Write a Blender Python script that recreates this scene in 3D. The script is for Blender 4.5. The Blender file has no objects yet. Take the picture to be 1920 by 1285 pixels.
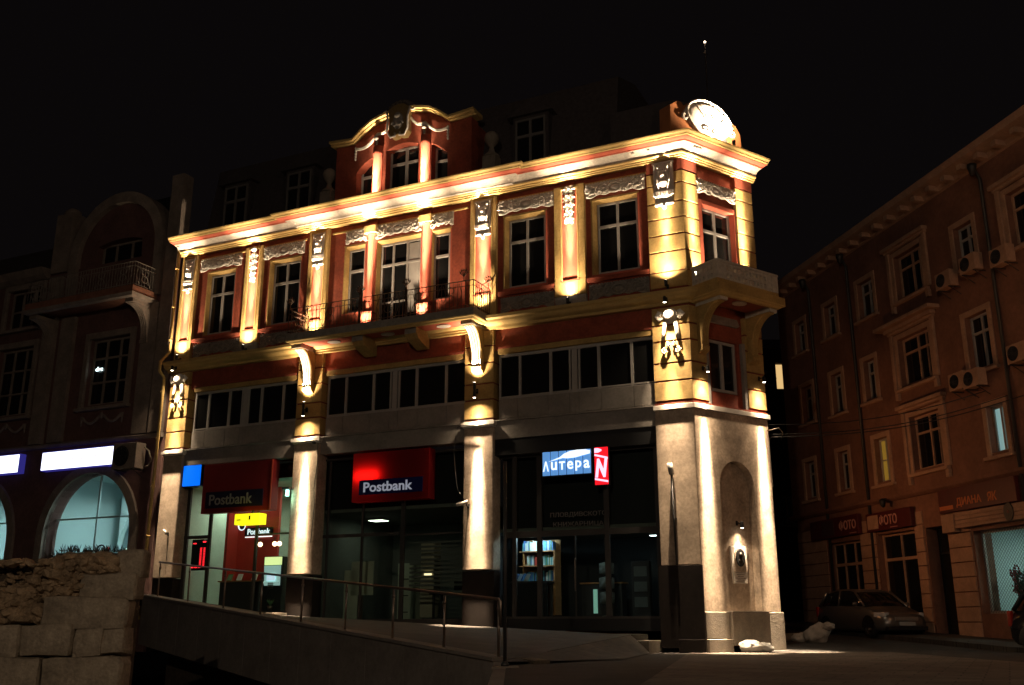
import bpy, bmesh, math, random
from mathutils import Vector, Matrix
R = math.radians
random.seed(7)
scene = bpy.context.scene
COL = scene.collection

# ------------------------------------------------------------------ camera, sky, exposure
cam_d = bpy.data.cameras.new('camera'); cam = bpy.data.objects.new('camera', cam_d); COL.objects.link(cam)
cam_d.sensor_width = 36.0; cam_d.lens = 36.0 * 1858.0 / 1920.0
cam_d.clip_start = 0.1; cam_d.clip_end = 600.0
cam.location = (0, 0, 0.70); cam.rotation_euler = (R(90 + 15.79), 0, 0)
scene.camera = cam
w = bpy.data.worlds.new('World'); scene.world = w; w.use_nodes = True
nt = w.node_tree; nt.nodes.clear()
out = nt.nodes.new('ShaderNodeOutputWorld'); bg = nt.nodes.new('ShaderNodeBackground')
sky = nt.nodes.new('ShaderNodeTexSky'); sky.sky_type = 'NISHITA'; sky.sun_disc = False
sky.sun_elevation = R(-4); sky.sun_rotation = R(200); sky.air_density = 1.0
mixn = nt.nodes.new('ShaderNodeMix'); mixn.data_type = 'RGBA'; mixn.inputs[0].default_value = 0.85
mixn.inputs[7].default_value = (0.052, 0.040, 0.042, 1)
nt.links.new(sky.outputs[0], mixn.inputs[6]); nt.links.new(mixn.outputs[2], bg.inputs[0])
bg.inputs[1].default_value = 0.06
nt.links.new(bg.outputs[0], out.inputs[0])
vs = scene.view_settings
scene.display_settings.display_device = 'sRGB'
vs.view_transform = 'Standard'; vs.look = 'None'; vs.exposure = 0.0; vs.gamma = 1.0; vs.use_curve_mapping = False
try:
    scene.cycles.use_light_tree = True
    scene.cycles.max_bounces = 5; scene.cycles.diffuse_bounces = 3; scene.cycles.glossy_bounces = 3
    scene.cycles.transparent_max_bounces = 10
    scene.cycles.sample_clamp_indirect = 3.0
except Exception: pass

# ------------------------------------------------------------------ frames (plan geometry of the place)
class Frame:
    def __init__(s, P, az, right):
        a = R(az); s.P = Vector(P); s.u = Vector((math.sin(a), math.cos(a), 0))
        s.right = s.u * right; s.n = s.right.cross(Vector((0, 0, 1)))      # outward normal
    def p(s, u, o, z): return s.P + s.u * u + s.n * o + Vector((0, 0, z))
    def rotz(s): return math.atan2(s.right.y, s.right.x)
P0 = Vector((4.677, 25.0, 0))
F = Frame(P0, -64.5, -1)            # main front: u runs left from the corner, o outward, z up
S = Frame(P0, 54.9, 1)              # narrow corner front: u runs right from the corner
RB = Frame((12.507, 35.0, 0), -11.6, -1)   # block across the side street
G = Frame((0, 19.0, 0), 90, 1)      # old wall in the foreground
FB = Frame((0, 47.0, 0), 90, 1)     # house at the far end of the side street
W = Frame((0, 0, 0), 90, 1)         # plain world axes (u = x, o = -y)

# ------------------------------------------------------------------ materials
MATS = {}
def mat(name, col, rough=0.8, var=0.0, vscale=3.0, bump=0.0, bscale=40.0, metal=0.0, emit=None, es=1.0, spec=0.4, stain=0.0):
    m = bpy.data.materials.new(name); m.use_nodes = True; t = m.node_tree; b = t.nodes['Principled BSDF']
    b.inputs['Base Color'].default_value = (*col, 1); b.inputs['Roughness'].default_value = rough
    b.inputs['Metallic'].default_value = metal; b.inputs['Specular IOR Level'].default_value = spec
    if emit:
        b.inputs['Emission Color'].default_value = (*emit, 1); b.inputs['Emission Strength'].default_value = es
    if var or bump or stain:
        tc = t.nodes.new('ShaderNodeTexCoord')
    if var or stain:
        n = t.nodes.new('ShaderNodeTexNoise'); n.inputs['Scale'].default_value = vscale; n.inputs['Detail'].default_value = 6
        n.inputs['Roughness'].default_value = 0.65
        t.links.new(tc.outputs['Object'], n.inputs['Vector'])
        cr = t.nodes.new('ShaderNodeValToRGB'); k = max(var, stain)
        cr.color_ramp.elements[0].position = 0.32; cr.color_ramp.elements[1].position = 0.68
        cr.color_ramp.elements[0].color = tuple(c * (1 - k) for c in col) + (1,)
        cr.color_ramp.elements[1].color = tuple(min(1, c * (1 + k * 0.5)) for c in col) + (1,)
        t.links.new(n.outputs['Fac'], cr.inputs['Fac']); last = cr.outputs['Color']
        n3 = t.nodes.new('ShaderNodeTexNoise'); n3.inputs['Scale'].default_value = vscale * 9; n3.inputs['Detail'].default_value = 4
        t.links.new(tc.outputs['Object'], n3.inputs['Vector'])
        mx = t.nodes.new('ShaderNodeMix'); mx.data_type = 'RGBA'; mx.blend_type = 'MULTIPLY'
        mr = t.nodes.new('ShaderNodeMapRange'); mr.inputs[1].default_value = .35; mr.inputs[2].default_value = .65
        mr.inputs[3].default_value = 1 - k * .6; mr.inputs[4].default_value = 1.0
        t.links.new(n3.outputs['Fac'], mr.inputs[0])
        mx.inputs[0].default_value = 1.0
        t.links.new(last, mx.inputs[6]); t.links.new(mr.outputs[0], mx.inputs[7])
        t.links.new(mx.outputs[2], b.inputs['Base Color'])
    if bump:
        n2 = t.nodes.new('ShaderNodeTexNoise'); n2.inputs['Scale'].default_value = bscale; n2.inputs['Detail'].default_value = 5
        t.links.new(tc.outputs['Object'], n2.inputs['Vector'])
        bp = t.nodes.new('ShaderNodeBump'); bp.inputs['Strength'].default_value = bump; bp.inputs['Distance'].default_value = 0.02
        t.links.new(n2.outputs['Fac'], bp.inputs['Height']); t.links.new(bp.outputs['Normal'], b.inputs['Normal'])
    MATS[name] = m; return m
def tiled(m, wd, ht, ang=0.0, dark=.35):
    t = m.node_tree; b = t.nodes['Principled BSDF']; src = b.inputs['Base Color'].links[0].from_socket
    tc = t.nodes.new('ShaderNodeTexCoord'); mp = t.nodes.new('ShaderNodeMapping'); mp.inputs['Rotation'].default_value = (0, 0, ang)
    br = t.nodes.new('ShaderNodeTexBrick'); br.inputs['Scale'].default_value = 1.0; br.inputs['Brick Width'].default_value = wd; br.inputs['Row Height'].default_value = ht
    br.inputs['Mortar Size'].default_value = .012; br.inputs['Color1'].default_value = (1, 1, 1, 1); br.inputs['Color2'].default_value = (.72, .70, .68, 1); br.inputs['Mortar'].default_value = (dark, dark, dark, 1)
    t.links.new(tc.outputs['Object'], mp.inputs[0]); t.links.new(mp.outputs[0], br.inputs['Vector'])
    mx = t.nodes.new('ShaderNodeMix'); mx.data_type = 'RGBA'; mx.blend_type = 'MULTIPLY'; mx.inputs[0].default_value = 1.0
    t.links.new(src, mx.inputs[6]); t.links.new(br.outputs['Color'], mx.inputs[7]); t.links.new(mx.outputs[2], b.inputs['Base Color'])
def glass(name, tint=(0.9, 0.95, 0.93), gloss=0.12):
    m = bpy.data.materials.new(name); m.use_nodes = True; t = m.node_tree; t.nodes.clear()
    o = t.nodes.new('ShaderNodeOutputMaterial'); mx = t.nodes.new('ShaderNodeMixShader')
    a = t.nodes.new('ShaderNodeBsdfTransparent'); a.inputs[0].default_value = (*tint, 1)
    g = t.nodes.new('ShaderNodeBsdfGlossy'); g.inputs['Roughness'].default_value = 0.03
    lw = t.nodes.new('ShaderNodeLayerWeight'); lw.inputs[0].default_value = gloss
    t.links.new(lw.outputs['Fresnel'], mx.inputs[0]); t.links.new(a.outputs[0], mx.inputs[1]); t.links.new(g.outputs[0], mx.inputs[2])
    t.links.new(mx.outputs[0], o.inputs[0]); MATS[name] = m; return m

RED = mat('red_plaster', (0.31, 0.066, 0.033), .85, .36, 1.5, .35, 60)
SALMON = mat('salmon_plaster', (0.47, 0.105, 0.06), .8, .12, 1.5, .3, 60)
OCHRE = mat('ochre_plaster', (0.47, 0.30, 0.10), .8, .30, 1.9, .35, 70)
OCHRE2 = mat('ochre_moulding', (0.54, 0.365, 0.13), .75, .15, 2, .2, 50)
STUCCO = mat('white_stucco', (0.68, 0.61, 0.53), .75, .15, 6, .3, 60)
FRIEZE = mat('white_leaf_frieze', (0.50, 0.44, 0.37), .75, .25, 14, 1.0, 26)
CONC = mat('grey_render', (0.27, 0.24, 0.21), .9, .22, 1.5, .4, 40)
SHAFT = mat('rough_pier_render', (0.50, 0.385, 0.285), .9, .40, 1.5, .15, 22)
SMOOTHR = mat('stained_corner_render', (0.56, 0.43, 0.315), .85, .46, 1.7, .12, 22)
DGRAN = mat('dark_granite', (0.020, 0.015, 0.013), .6, .3, 6, .1, 60, spec=.15)
STONE = mat('grey_stone', (0.24, 0.20, 0.155), .85, .3, 3, .5, 30)
GROOVE = mat('dark_red_groove', (0.20, 0.04, 0.02), .9)
WHITEF = mat('white_window_frame', (0.36, 0.33, 0.30), .5, .1, 5)
GREYF = mat('grey_window_frame', (0.40, 0.37, 0.34), .5, .1, 5)
DGLASS = mat('dark_window_glass', (0.010, 0.010, 0.010), .05, spec=.5)
GLASS = glass('shop_glass')
IRON = mat('wrought_iron', (0.10, 0.055, 0.03), .55, .2, 20, .2, 60, metal=.3)
BLACK = mat('black_metal', (0.012, 0.012, 0.013), .5)
DARKM = mat('dark_grey_metal', (0.05, 0.048, 0.047), .45, metal=.4)
STEEL = mat('brushed_steel', (0.34, 0.27, 0.22), .38, .15, 30, metal=.9)
LENS = mat('lit_lens', (1, 1, 1), .3, emit=(1, .86, .68), es=14)
SLATE = mat('dark_slate_roof', (0.06, 0.05, 0.05), .85, .3, 8, .5, 20)
LPLAST = mat('old_pink_plaster', (0.17, 0.088, 0.075), .9, .3, 1.2, .4, 30)
LTRIM = mat('old_cream_trim', (0.27, 0.215, 0.175), .9, .3, 2, .4, 30)
RPLAST = mat('brown_plaster', (0.24, 0.115, 0.075), .9, .28, .9, .5, 22)
RTRIM = mat('tan_trim', (0.46, 0.28, 0.185), .85, .25, 2, .3, 30)
ASPH = mat('asphalt', (0.05, 0.044, 0.04), .9, .35, 1.6, .6, 60)
PAVE2 = mat('light_paving', (0.17, 0.14, 0.115), .9, .35, 1.2, .4, 30)
PAVE = mat('paving', (0.07, 0.06, 0.05), .85, .35, 1.5, .4, 35)
BLOCK = mat('old_limestone', (0.42, 0.345, 0.25), .95, .4, 2.2, .9, 18)
MORTAR = mat('rubble_mortar', (0.11, 0.085, 0.06), .95, .4, 5, 1, 20)
RUBB = mat('rubble_stone', (0.46, 0.33, 0.20), .95, .5, 3, 1, 14)
tiled(PAVE2, .6, .4, .45); tiled(PAVE, .6, .4, .45)
PARA = mat('cast_concrete', (0.20, 0.175, 0.15), .9, .25, 1.1, .4, 30)

# ------------------------------------------------------------------ mesh builder
class MB:
    def __init__(s, fr=F): s.fr = fr; s.v = []; s.f = []; s.sm = []
    def add(s, vs, fs, smooth=False):
        b = len(s.v); s.v += [Vector(x) for x in vs]
        for f in fs: s.f.append(tuple(b + i for i in f)); s.sm.append(smooth)
        return s
    def box(s, u0, u1, o0, o1, z0, z1):
        p = s.fr.p
        vs = [p(u, o, z) for z in (z0, z1) for o in (o0, o1) for u in (u0, u1)]
        return s.add(vs, [(0, 1, 3, 2), (4, 6, 7, 5), (0, 4, 5, 1), (2, 3, 7, 6), (0, 2, 6, 4), (1, 5, 7, 3)])
    def prism(s, poly, o0, o1, smooth=False):          # outline in (u,z), extruded in o
        n = len(poly); p = s.fr.p
        vs = [p(u, o0, z) for u, z in poly] + [p(u, o1, z) for u, z in poly]
        fs = [tuple(range(n)), tuple(range(2 * n - 1, n - 1, -1))]
        s.add(vs, fs)
        b = len(s.v) - 2 * n
        for i in range(n):
            j = (i + 1) % n; s.f.append((b + i, b + j, b + n + j, b + n + i)); s.sm.append(smooth)
        return s
    def prism_u(s, poly, u0, u1, smooth=False):        # outline in (o,z), extruded along u
        n = len(poly); p = s.fr.p
        vs = [p(u0, o, z) for o, z in poly] + [p(u1, o, z) for o, z in poly]
        s.add(vs, [tuple(range(n)), tuple(range(2 * n - 1, n - 1, -1))]); b = len(s.v) - 2 * n
        for i in range(n):
            j = (i + 1) % n; s.f.append((b + i, b + j, b + n + j, b + n + i)); s.sm.append(smooth)
        return s
    def prism_z(s, poly, z0, z1):                      # outline in (u,o), extruded up
        n = len(poly); p = s.fr.p
        vs = [p(u, o, z0) for u, o in poly] + [p(u, o, z1) for u, o in poly]
        s.add(vs, [tuple(range(n)), tuple(range(2 * n - 1, n - 1, -1))]); b = len(s.v) - 2 * n
        for i in range(n):
            j = (i + 1) % n; s.f.append((b + i, b + j, b + n + j, b + n + i)); s.sm.append(False)
        return s
    def tube(s, pts, r, seg=6, local=True, r1=None):
        P = [s.fr.p(*q) if local else Vector(q) for q in pts]; n = len(P); vs = []; prev = None
        for i, q in enumerate(P):
            d = (P[min(i + 1, n - 1)] - P[max(i - 1, 0)])
            if d.length < 1e-9: d = Vector((0, 0, 1))
            d.normalize()
            a = d.cross(Vector((0, 0, 1)) if abs(d.z) < .95 else s.fr.n)
            if a.length < 1e-6: a = d.cross(Vector((1, 0, 0)))
            a.normalize()
            if prev is not None and a.dot(prev) < 0: a = -a
            prev = a; c = d.cross(a); rr = r if r1 is None else r + (r1 - r) * i / max(1, n - 1)
            vs += [q + (a * math.cos(2 * math.pi * k / seg) + c * math.sin(2 * math.pi * k / seg)) * rr for k in range(seg)]
        fs = [(i * seg + k, i * seg + (k + 1) % seg, (i + 1) * seg + (k + 1) % seg, (i + 1) * seg + k) for i in range(n - 1) for k in range(seg)]
        fs += [tuple(range(seg - 1, -1, -1)), tuple((n - 1) * seg + k for k in range(seg))]
        return s.add(vs, fs, seg > 4)
    def ball(s, u, o, z, ru, ro, rz, seg=10, rings=6):
        vs = []; fs = []
        for i in range(rings + 1):
            t = math.pi * i / rings
            for k in range(seg):
                a = 2 * math.pi * k / seg
                vs.append(s.fr.p(u + ru * math.sin(t) * math.cos(a), o + ro * math.sin(t) * math.sin(a), z + rz * math.cos(t)))
        for i in range(rings):
            for k in range(seg):
                fs.append((i * seg + k, i * seg + (k + 1) % seg, (i + 1) * seg + (k + 1) % seg, (i + 1) * seg + k))
        return s.add(vs, fs, True)
    def lathe(s, u, o, prof, seg=16, half=False):      # profile of (r,z)
        vs = []; fs = []; n = len(prof)
        for r, z in prof:
            for k in range(seg):
                a = 2 * math.pi * k / seg
                vs.append(s.fr.p(u + r * math.cos(a), o + r * math.sin(a), z))
        for i in range(n - 1):
            for k in range(seg): fs.append((i * seg + k, i * seg + (k + 1) % seg, (i + 1) * seg + (k + 1) % seg, (i + 1) * seg + k))
        s.add(vs, fs, True)
        b = len(s.v) - len(vs)
        s.f.append(tuple(b + k for k in range(seg))); s.sm.append(False)
        s.f.append(tuple(b + (n - 1) * seg + k for k in range(seg))); s.sm.append(False)
        return s
    def disc_o(s, u, o, z, r, t, seg=20, rz=None):     # disc lying on the wall, thickness t outward
        rz = rz or r
        return s.prism([(u + r * math.cos(2 * math.pi * k / seg), z + rz * math.sin(2 * math.pi * k / seg)) for k in range(seg)], o, o + t, True)
    def path(s, plan, prof, closed_prof=True):         # profile (o,z) swept with mitres along plan points (world xy)
        n = len(plan); nrm = []
        for i in range(n - 1):
            d = (plan[i + 1] - plan[i]); d.z = 0; d.normalize(); nrm.append(Vector((0, 0, 1)).cross(d) * -1)
        vs = []; m = len(prof)
        for i in range(n):
            if i == 0: mi = nrm[0]
            elif i == n - 1: mi = nrm[-1]
            else:
                mi = nrm[i - 1] + nrm[i]; mi = mi / (mi.length_squared / 2) if mi.length > .05 else nrm[i]
            for o, z in prof:
                q = plan[i] + mi * o; vs.append(Vector((q.x, q.y, z)))
        fs = []
        for i in range(n - 1):
            for k in range(m):
                l = (k + 1) % m; fs.append((i * m + k, i * m + l, (i + 1) * m + l, (i + 1) * m + k))
        fs += [tuple(range(m)), tuple((n - 1) * m + k for k in range(m - 1, -1, -1))]
        return s.add(vs, fs)
    def holes(s, u0, u1, z0, z1, o0, o1, hs):          # slab with rectangular openings
        us = sorted({u0, u1} | {min(max(x, u0), u1) for h in hs for x in h[:2]})
        zs = sorted({z0, z1} | {min(max(x, z0), z1) for h in hs for x in h[2:]})
        for b in range(len(zs) - 1):
            run = None
            for a in range(len(us) - 1):
                cu = (us[a] + us[a + 1]) / 2; cz = (zs[b] + zs[b + 1]) / 2
                if any(h[0] < cu < h[1] and h[2] < cz < h[3] for h in hs):
                    if run is not None: s.box(run, us[a], o0, o1, zs[b], zs[b + 1]); run = None
                elif run is None: run = us[a]
            if run is not None: s.box(run, us[-1], o0, o1, zs[b], zs[b + 1])
        return s
    def build(s, name, m, parent=None, bevel=0.0, origin=None, **props):
        if name in SPLIT and parent is not None and not getattr(s, 'piece', False):
            first = None
            for q in split_mb(s):
                q.piece = True; o = q.build(name, m, parent, bevel, origin, **props); first = first or o
            return first
        me = bpy.data.meshes.new(name)
        lo = Vector((min(v.x for v in s.v), min(v.y for v in s.v), min(v.z for v in s.v)))
        hi = Vector((max(v.x for v in s.v), max(v.y for v in s.v), max(v.z for v in s.v)))
        c = Vector(((lo.x + hi.x) / 2, (lo.y + hi.y) / 2, lo.z)) if origin is None else Vector(origin)
        me.from_pydata([v - c for v in s.v], [], s.f)
        me.polygons.foreach_set('use_smooth', s.sm)
        me.materials.append(m); me.validate()
        bm = bmesh.new(); bm.from_mesh(me); bmesh.ops.recalc_face_normals(bm, faces=bm.faces); bm.to_mesh(me); bm.free()
        o = bpy.data.objects.new(name, me); COL.objects.link(o)
        o['wc'] = c
        if parent is not None:
            o.parent = parent; o.location = c - Vector(parent['wc'])
        else: o.location = c
        if bevel:
            bv = o.modifiers.new('bevel', 'BEVEL'); bv.width = bevel; bv.segments = 2; bv.limit_method = 'ANGLE'
        for k, x in props.items(): o[k] = x
        return o

def _islands(b):
    par = list(range(len(b.v)))
    def find(x):
        while par[x] != x: par[x] = par[par[x]]; x = par[x]
        return x
    for f in b.f:
        for i in f[1:]: par[find(i)] = find(f[0])
    return [find(i) for i in range(len(b.v))]
SPLIT = {'arch_moulding', 'dark_fascia', 'draped_swag', 'flap', 'pillar', 'quoin_blocks', 'rear_wall', 'red_frieze_block', 'red_neck_block', 'red_sill', 'rusticated_pier', 'side_plinth', 'soffit_boss', 'soffit_rosette', 'wall_bracket', 'white_stripe', 'window_jamb', 'black_marks', 'red_digit'}
def split_mb(b):
    """pieces of a mesh that stand apart, each as a builder of its own"""
    isl = _islands(b); keys = sorted(set(isl)); box = {}
    for i, k in enumerate(isl):
        v = b.v[i]; lo, hi = box.setdefault(k, (v.copy(), v.copy()))
        for a in range(3): lo[a] = min(lo[a], v[a]); hi[a] = max(hi[a], v[a])
    grp = {k: k for k in keys}
    def find(x):
        while grp[x] != x: x = grp[x]
        return x
    for i, k in enumerate(keys):
        for l in keys[:i]:
            A, B = box[k], box[l]
            d = math.sqrt(sum(max(0, A[0][a] - B[1][a], B[0][a] - A[1][a]) ** 2 for a in range(3)))
            if d <= max(.02, .5 * max(max(A[1][a] - A[0][a] for a in range(3)), max(B[1][a] - B[0][a] for a in range(3)))): grp[find(k)] = find(l)
    out = []
    for g in sorted({find(k) for k in keys}):
        n = MB(b.fr); mp = {}
        for i, v in enumerate(b.v):
            if find(isl[i]) == g: mp[i] = len(n.v); n.v.append(v)
        for f, s_ in zip(b.f, b.sm):
            if f[0] in mp: n.f.append(tuple(mp[i] for i in f)); n.sm.append(s_)
        out.append(n)
    return out
def thing(name, loc, label, cat, group=None):
    o = bpy.data.objects.new(name, None); COL.objects.link(o); o.empty_display_size = .2
    o.location = loc; o['wc'] = Vector(loc); o['label'] = label; o['category'] = cat
    if group: o['group'] = group
    return o
def tag(o, label, cat, group=None):
    o['label'] = label; o['category'] = cat
    if group: o['group'] = group
    return o
def struct(o, kind='structure'): o['kind'] = kind; return o
def copy_tree(o, parent=None):
    c = o.copy(); COL.objects.link(c); c.parent = parent
    for ch in list(o.children): copy_tree(ch, c)
    return c
def text(name, body, fr, u, o, z, width, height, m, parent=None, thick=.012, bold=0.0, slant=0.0):
    cu = bpy.data.curves.new(name, 'FONT'); cu.body = body; cu.size = 1; cu.extrude = 0.02; cu.offset = bold
    cu.align_x = 'CENTER'; cu.align_y = 'CENTER'; cu.shear = slant; cu.resolution_u = 3
    t = bpy.data.objects.new(name, cu); COL.objects.link(t)
    dg = bpy.context.evaluated_depsgraph_get(); me = bpy.data.meshes.new_from_object(t.evaluated_get(dg))
    bpy.data.objects.remove(t)
    xs = [v.co.x for v in me.vertices]; ys = [v.co.y for v in me.vertices]
    sx = width / (max(xs) - min(xs)); sy = height / (max(ys) - min(ys)); cx = (max(xs) + min(xs)) / 2; cy = (max(ys) + min(ys)) / 2
    c = fr.p(u, o, z)
    for v in me.vertices:
        q = fr.right * ((v.co.x - cx) * sx) + Vector((0, 0, (v.co.y - cy) * sy)) + fr.n * (v.co.z / .02 * thick)
        v.co = q
    me.materials.clear(); me.materials.append(m)
    ob = bpy.data.objects.new(name, me); COL.objects.link(ob); ob['wc'] = c
    if parent is not None: ob.parent = parent; ob.location = c - Vector(parent['wc'])
    else: ob.location = c
    return ob

def window(fr, u0, u1, z0, z1, o, parent, vbars=(), hbars=(), fw=.06, fm=None, pm=None, depth=.07, name='window', pane=True, label=None):
    fm = fm or WHITEF; b = MB(fr)
    b.box(u0, u0 + fw, o - depth, o, z0, z1); b.box(u1 - fw, u1, o - depth, o, z0, z1)
    b.box(u0 + fw, u1 - fw, o - depth, o, z0, z0 + fw); b.box(u0 + fw, u1 - fw, o - depth, o, z1 - fw, z1)
    for v, wd in vbars: b.box(v - wd / 2, v + wd / 2, o - depth + .004, o + .004, z0 + fw * .5, z1 - fw * .5)
    for h, wd in hbars: b.box(u0 + fw * .5, u1 - fw * .5, o - depth + .008, o + .008, h - wd / 2, h + wd / 2)
    wo = b.build(name, fm, parent)
    if label: wo['label'] = label
    if pane: MB(fr).box(u0 + .02, u1 - .02, o - depth + .012, o - depth + .024, z0 + .02, z1 - .02).build('pane', pm or DGLASS, wo)
    return wo

# ------------------------------------------------------------------ stucco ornament
def spiral(b, u, o, z, r, turns, a0, hand, rad):
    n = int(10 * turns) + 2; pts = []
    for i in range(n):
        t = i / (n - 1); rr = r * (1 - .86 * t); a = a0 + hand * 2 * math.pi * turns * t
        pts.append((u + rr * math.cos(a), o + .012 * math.sin(t * 3), z + rr * math.sin(a)))
    b.tube(pts, rad, 5, r1=rad * .6)
def relief_panel(fr, u0, u1, z0, z1, o, parent, name='relief_panel', m=None, seed=0):
    rnd = random.Random(seed); b = MB(fr); W_ = u1 - u0; H = z1 - z0; uc = (u0 + u1) / 2; zc = (z0 + z1) / 2
    N = 24; top = []; bot = []
    for i in range(N + 1):
        t = i / N; d = abs(t - .5) * 2
        top.append((u0 + W_ * t, z1 - .05 * H * (1 + math.cos(t * 2 * math.pi * 8)) * .5))
        bot.append((u0 + W_ * t, z0 + (.16 * H * math.sin(min(1, (1 - d) * 1.6) * math.pi * .5) + .05 * H * math.sin(d * 14)) + .02))
    for i in range(N):
        b.prism([bot[i], bot[i + 1], top[i + 1], top[i]], o, o + .012)
    b.tube([(q[0], o + .02, q[1] + .012) for q in bot], .012, 5)
    k = max(8, int(W_ / .085))
    for i in range(k): b.ball(u0 + W_ * (i + .5) / k, o + .03, z1 - .03, .028, .025, .03, 6, 4)
    for i in range(int(W_ * 62)):      # dense leafy ground
        x = u0 + .04 + (W_ - .08) * rnd.random(); zz = z0 + H * (.22 + .66 * rnd.random()); a = rnd.random() * 6.28; l = .035 + .03 * rnd.random()
        b.tube([(x, o + .02, zz), (x + l * math.cos(a) * .5, o + .085, zz + l * math.sin(a) * .5), (x + l * math.cos(a) * 1.3, o + .03, zz + l * math.sin(a) * 1.3)], .017, 5, r1=.006)
    # centre cartouche
    rc = min(.2 * W_, H * .42)
    pts = [(uc + rc * math.cos(a), o + .05, zc + rc * .68 * math.sin(a)) for a in [2 * math.pi * i / 20 for i in range(21)]]
    b.tube(pts, .030, 6); b.ball(uc, o + .02, zc, rc * .72, .07, rc * .45, 12, 6)
    for a in range(9):
        t = math.pi * (a + .5) / 9; b.ball(uc + rc * 1.2 * math.cos(t), o + .03, zc + rc * .9 * math.sin(t), .035, .03, .04, 6, 4)
    for sg in (-1, 1):
        x = rc * 1.5; i = 0
        while x < W_ / 2 - .08:
            r = H * (.19 + .07 * rnd.random()); hand = sg * (1 if i % 2 else -1)
            spiral(b, uc + sg * x, o + .045, zc + H * (.08 if i % 2 else -.06), r, 1.3, math.pi * (.2 + i), hand, .026)
            for q in range(5):
                a = rnd.random() * 6.28; rr = r * (1.0 + .3 * rnd.random())
                b.ball(uc + sg * x + rr * math.cos(a) * .8, o + .03, zc + rr * math.sin(a) * .8, .04 + .02 * rnd.random(), .035, .024 + .015 * rnd.random(), 6, 4)
            x += r * 1.55; i += 1
        spiral(b, uc + sg * (W_ / 2 - .05), o + .045, z1 - H * .25, H * .15, 1, 1, sg, .018)
        spiral(b, uc + sg * (W_ / 2 - .05), o + .045, z0 + H * .22, H * .13, 1, 2, sg, .018)
    return b.build(name, m or STUCCO, parent)
def flower_drop(fr, uc, w_, z0, z1, o, parent, seed=0, ballt=False):
    rnd = random.Random(seed); b = MB(fr); z = z1; r = w_ / 2
    if ballt: b.ball(uc, o + .03, z1 - r * .4, r * .55, .09, r * .55, 12, 8); z -= r * 1.1
    i = 0
    while z > z0 + r * .3:
        rr = r * (1 - .35 * (z1 - z) / (z1 - z0)); k = 6
        for q in range(k):
            a = 6.28 * q / k + i
            b.ball(uc + rr * .62 * math.cos(a), o + .03, z - rr * .5 + rr * .42 * math.sin(a), rr * .34, .045, rr * .22, 7, 4)
        b.ball(uc, o + .045, z - rr * .5, rr * .24, .05, rr * .24, 7, 4)
        for sg in (-1, 1): spiral(b, uc + sg * rr * .6, o + .03, z - rr * 1.05, rr * .3, 1, 0, sg, .016)
        z -= rr * 1.25; i += 1
    return b.build('flower_garland', STUCCO, parent)
def mask_relief(fr, uc, w_, z0, z1, o, parent):
    # fluted capital plaque: moulded frame, crowned head, volutes, guttae shelf
    b = MB(fr); H = z1 - z0; h = w_ / 2; zs = z0 + H * .27
    b.box(uc - h, uc + h, o, o + .05, z1 - .06, z1)
    b.box(uc - h * .92, uc + h * .92, o, o + .025, zs, z1 - .06)
    for sg in (-1, 1):
        b.box(uc + sg * h * .80 - .02, uc + sg * h * .80 + .02, o, o + .06, zs + .05, z1 - .06)
        b.tube([(uc + sg * h * .55, o + .04, z1 - .08), (uc + sg * h * .62, o + .05, zs + H * .36), (uc + sg * h * .40, o + .07, zs + H * .1)], .022, 6)
        spiral(b, uc + sg * h * .62, o + .05, zs + H * .14, h * .26, 1.3, 1.2, sg, .02)
        spiral(b, uc + sg * h * .36, o + .06, z1 - H * .13, h * .18, 1.1, 1.2, -sg, .018)
    b.ball(uc, o + .05, zs + H * .38, h * .34, .11, H * .11, 12, 8)
    b.ball(uc, o + .06, zs + H * .24, h * .42, .10, H * .10, 12, 8)
    for k in range(5): b.ball(uc + (k - 2) * h * .16, o + .07, zs + H * .50 + (2 - abs(k - 2)) * .012, .03, .05, .05, 6, 4)
    b.ball(uc - h * .1, o + .15, zs + H * .38, .02, .02, .02, 6, 4); b.ball(uc + h * .1, o + .15, zs + H * .38, .02, .02, .02, 6, 4)
    b.box(uc - h * .92, uc + h * .92, o, o + .10, zs - .05, zs + .05)
    b.box(uc - h * .80, uc + h * .80, o, o + .05, z0 + .07, zs - .05)
    for k in range(7): b.ball(uc + (k - 3) * h * .24, o + .09, zs - .08, .028, .03, .045, 6, 4)
    b.box(uc - h * .85, uc + h * .85, o, o + .07, z0 + .03, z0 + .075)
    b.ball(uc, o + .04, z0 - .02, h * .2, .06, .08, 8, 6)
    return b.build('mask_relief', STUCCO, parent)

# ================================================================== MAIN CORNER BUILDING
CB = thing('corner_building', P0, 'floodlit red and ochre corner building with white stucco ornament and iron balcony', 'building')
def fp(u, o=0.0):
    q = F.p(u, o, 0); return Vector((q.x, q.y, 0))
def sp(u, o=0.0):
    q = S.p(u, o, 0); return Vector((q.x, q.y, 0))
BACK = sp(2.8) + Vector((-.55, .83, 0)) * 9
WINS = [(15.66, 16.87, 10.09, 12.34), (12.92, 14.18, 10.09, 12.34), (10.42, 11.17, 10.09, 12.34), (8.36, 9.96, 9.34, 12.34), (7.32, 8.02, 10.09, 12.34), (4.15, 5.48, 10.09, 12.34), (1.34, 2.70, 10.09, 12.34)]   # openings in the wall face
WINI = [(15.80, 16.86, 10.15, 12.27), (13.05, 14.15, 10.15, 12.27), (10.52, 11.12, 10.15, 12.27), (8.45, 9.92, 9.40, 12.27), (7.42, 7.98, 10.15, 12.27), (4.23, 5.40, 10.15, 12.27), (1.40, 2.60, 10.15, 12.27)]   # frames at the back of the splayed reveals
RIB = [(12.75, 17.0), (6.72, 11.62), (1.03, 5.66)]
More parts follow.
